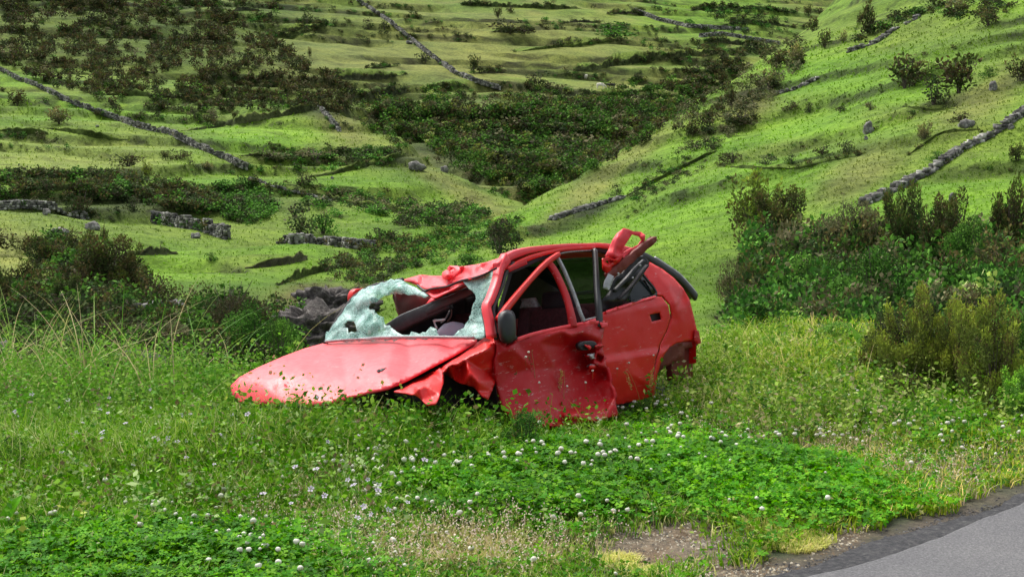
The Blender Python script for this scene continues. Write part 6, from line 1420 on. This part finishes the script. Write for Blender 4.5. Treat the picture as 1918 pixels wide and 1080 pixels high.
def broad_plant(name, label, px, py, lv, seed, hills=GV):
    P = hit(px, py, hills, 3.5, 60)[0]; e = empty(name, P); tag(e, label, 'plant')
    for i, (L, W, az, el, col) in enumerate(lv):
        sc = P[1] / FPX; o = link(bpy.data.objects.new('leaf', leaf_mesh(L * sc, W * sc, .3, .25, col, seed + i, M['blade'])), e); o.rotation_euler = (0, -R(el), R(az)); o.location = (0, 0, .01)
    return e
broad_plant('ginger_lily', 'young broad leaved plant with one big bright leaf beside the right heaths', 1612, 690, [(95, 30, 150, 72, (.16, .30, .06)), (70, 24, 20, 50, (.12, .25, .05)), (60, 20, 200, 35, (.20, .32, .10))], 1)
broad_plant('ginger_lily', 'upright bright green leaf spear at the foot of the right heaths', 1716, 742, [(75, 18, 100, 86, (.16, .34, .04)), (62, 20, 20, 45, (.11, .24, .04)), (55, 18, 175, 40, (.14, .28, .05))], 5)
broad_plant('broad_leaf', 'single broad green leaf rising at the left edge of the verge', 0, 1020, [(110, 34, 60, 55, (.10, .26, .03)), (80, 40, 10, 20, (.12, .28, .05)), (70, 30, 120, 30, (.10, .22, .03))], 9)
broad_plant('dock_rosette', 'rosette of long green leaves in the clover at the bottom left', 292, 1062, [(70, 13, 60, 55, (.13, .28, .06)), (66, 12, 125, 62, (.16, .30, .06)), (60, 12, 95, 75, (.20, .33, .10)), (64, 12, 30, 38, (.11, .24, .06)), (56, 11, 160, 40, (.11, .24, .05)), (50, 11, 250, 20, (.10, .22, .05))], 13)
# straw stalks and flowering stems in front of the door
def stalk(name, label, px, py, topx, topy, kind, seed):
    rng = np.random.default_rng(seed); P = hit(px, py, GH, 4.2, 18, 110)[0]; d = ray(topx, topy); T = CAM + d * P[1]; so_ = Soup(); e = empty(name, P); tag(e, label, 'weed stalk'); T = T - P
    Q = np.array([T * t + np.array([.03 * math.sin(2.5 * t), 0, 0]) for t in np.linspace(0, 1, 9)])
    V = []; F = []
    for i, q in enumerate(Q):
        r_ = .0028 * (1 - .5 * i / 8)
        for a in (0, 2.09, 4.19): V.append(q + np.array([r_ * math.cos(a), r_ * math.sin(a), 0]))
        if i: 
            for j in range(3): F.append(((i - 1) * 3 + j, (i - 1) * 3 + (j + 1) % 3, i * 3 + (j + 1) % 3, i * 3 + j))
    fast_obj('stem', np.array(V), np.array(F), M['blade'], np.tile((.30, .22, .10) if kind != 'green' else (.14, .2, .06), (len(V), 1)), False, e)
    n = 70; t = rng.uniform(.62, 1.0, n) if kind == 'seed' else rng.uniform(.25, 1, n); C0 = T * t[:, None] + rng.normal(0, .005 if kind == 'seed' else .013, (n, 3)); D = np.tile(unit(T), (n, 1)) * (.9 if kind == 'seed' else .3)
    c = palette(rng, n, {'seed': [(.36, .26, .10), (.42, .30, .14)], 'weed': [(.16, .15, .07), (.30, .22, .12), (.12, .18, .05)], 'green': [(.12, .2, .05), (.3, .3, .14)]}[kind], [1] * {'seed': 2, 'weed': 3, 'green': 2}[kind]); V, F, C = leaves(C0, D, .02, .008, rng, c, .5); fast_obj('seed_head' if kind == 'seed' else 'leaves', V, F, M['blade'], C, False, e)['kind'] = 'stuff'
stalk('grass_stalk', 'brown seeding grass stalk standing before the front door', 1040, 815, 1051, 694, 'seed', 1)
stalk('weed_stalk', 'thin tan weed stalk with small flowers before the front door', 1000, 820, 990, 655, 'weed', 2)
stalk('weed_stalk', 'shorter tan weed left of the stalk before the front door', 955, 820, 962, 692, 'weed', 3)
stalk('weed_stalk', 'branching tan weed right of centre before the front door', 1015, 815, 1012, 700, 'weed', 4)
stalk('weed_stalk', 'bushy tan weed at the lower left of the front door', 975, 815, 978, 700, 'weed', 6)
stalk('weed_stalk', 'small weed against the gap between wing and door', 930, 800, 934, 672, 'weed', 5)
stalk('grass_stalk', 'straw stalk crossing the rear door sill', 1205, 790, 1172, 694, 'seed', 7)
stalk('grass_stalk', 'thin straw stalk by the rear wheel arch', 1210, 790, 1222, 692, 'seed', 8)
stalk('grass_stalk', 'dark grass stalk in front of the bonnet tip', 480, 790, 508, 705, 'seed', 9)
stalk('grass_stalk', 'dark grass stalk at the left front of the bonnet', 445, 790, 452, 710, 'seed', 10)
stalk('grass_stalk', 'grass stalk in front of the middle of the bonnet', 610, 790, 622, 730, 'seed', 11)
stalk('grass_stalk', 'grass stalk near the dented edge of the bonnet', 640, 795, 585, 735, 'seed', 12)
for i, (x, y) in enumerate([(985, 668), (990, 659), (1062, 723), (1097, 716), (1156, 690), (1178, 679), (1224, 665), (1010, 716), (1110, 694)]):
    p = Pt(x, y, side(.14 if x < 1140 else .05)); o = link(bpy.data.objects.new('clover_flower', heads[i % 4])); o.location = Vector(CP + CR @ p); o.scale = (.008, .008, .008); tag(o, 'small round white clover flower head standing in the verge grass', 'flower', 'white clover flowers in the verge')
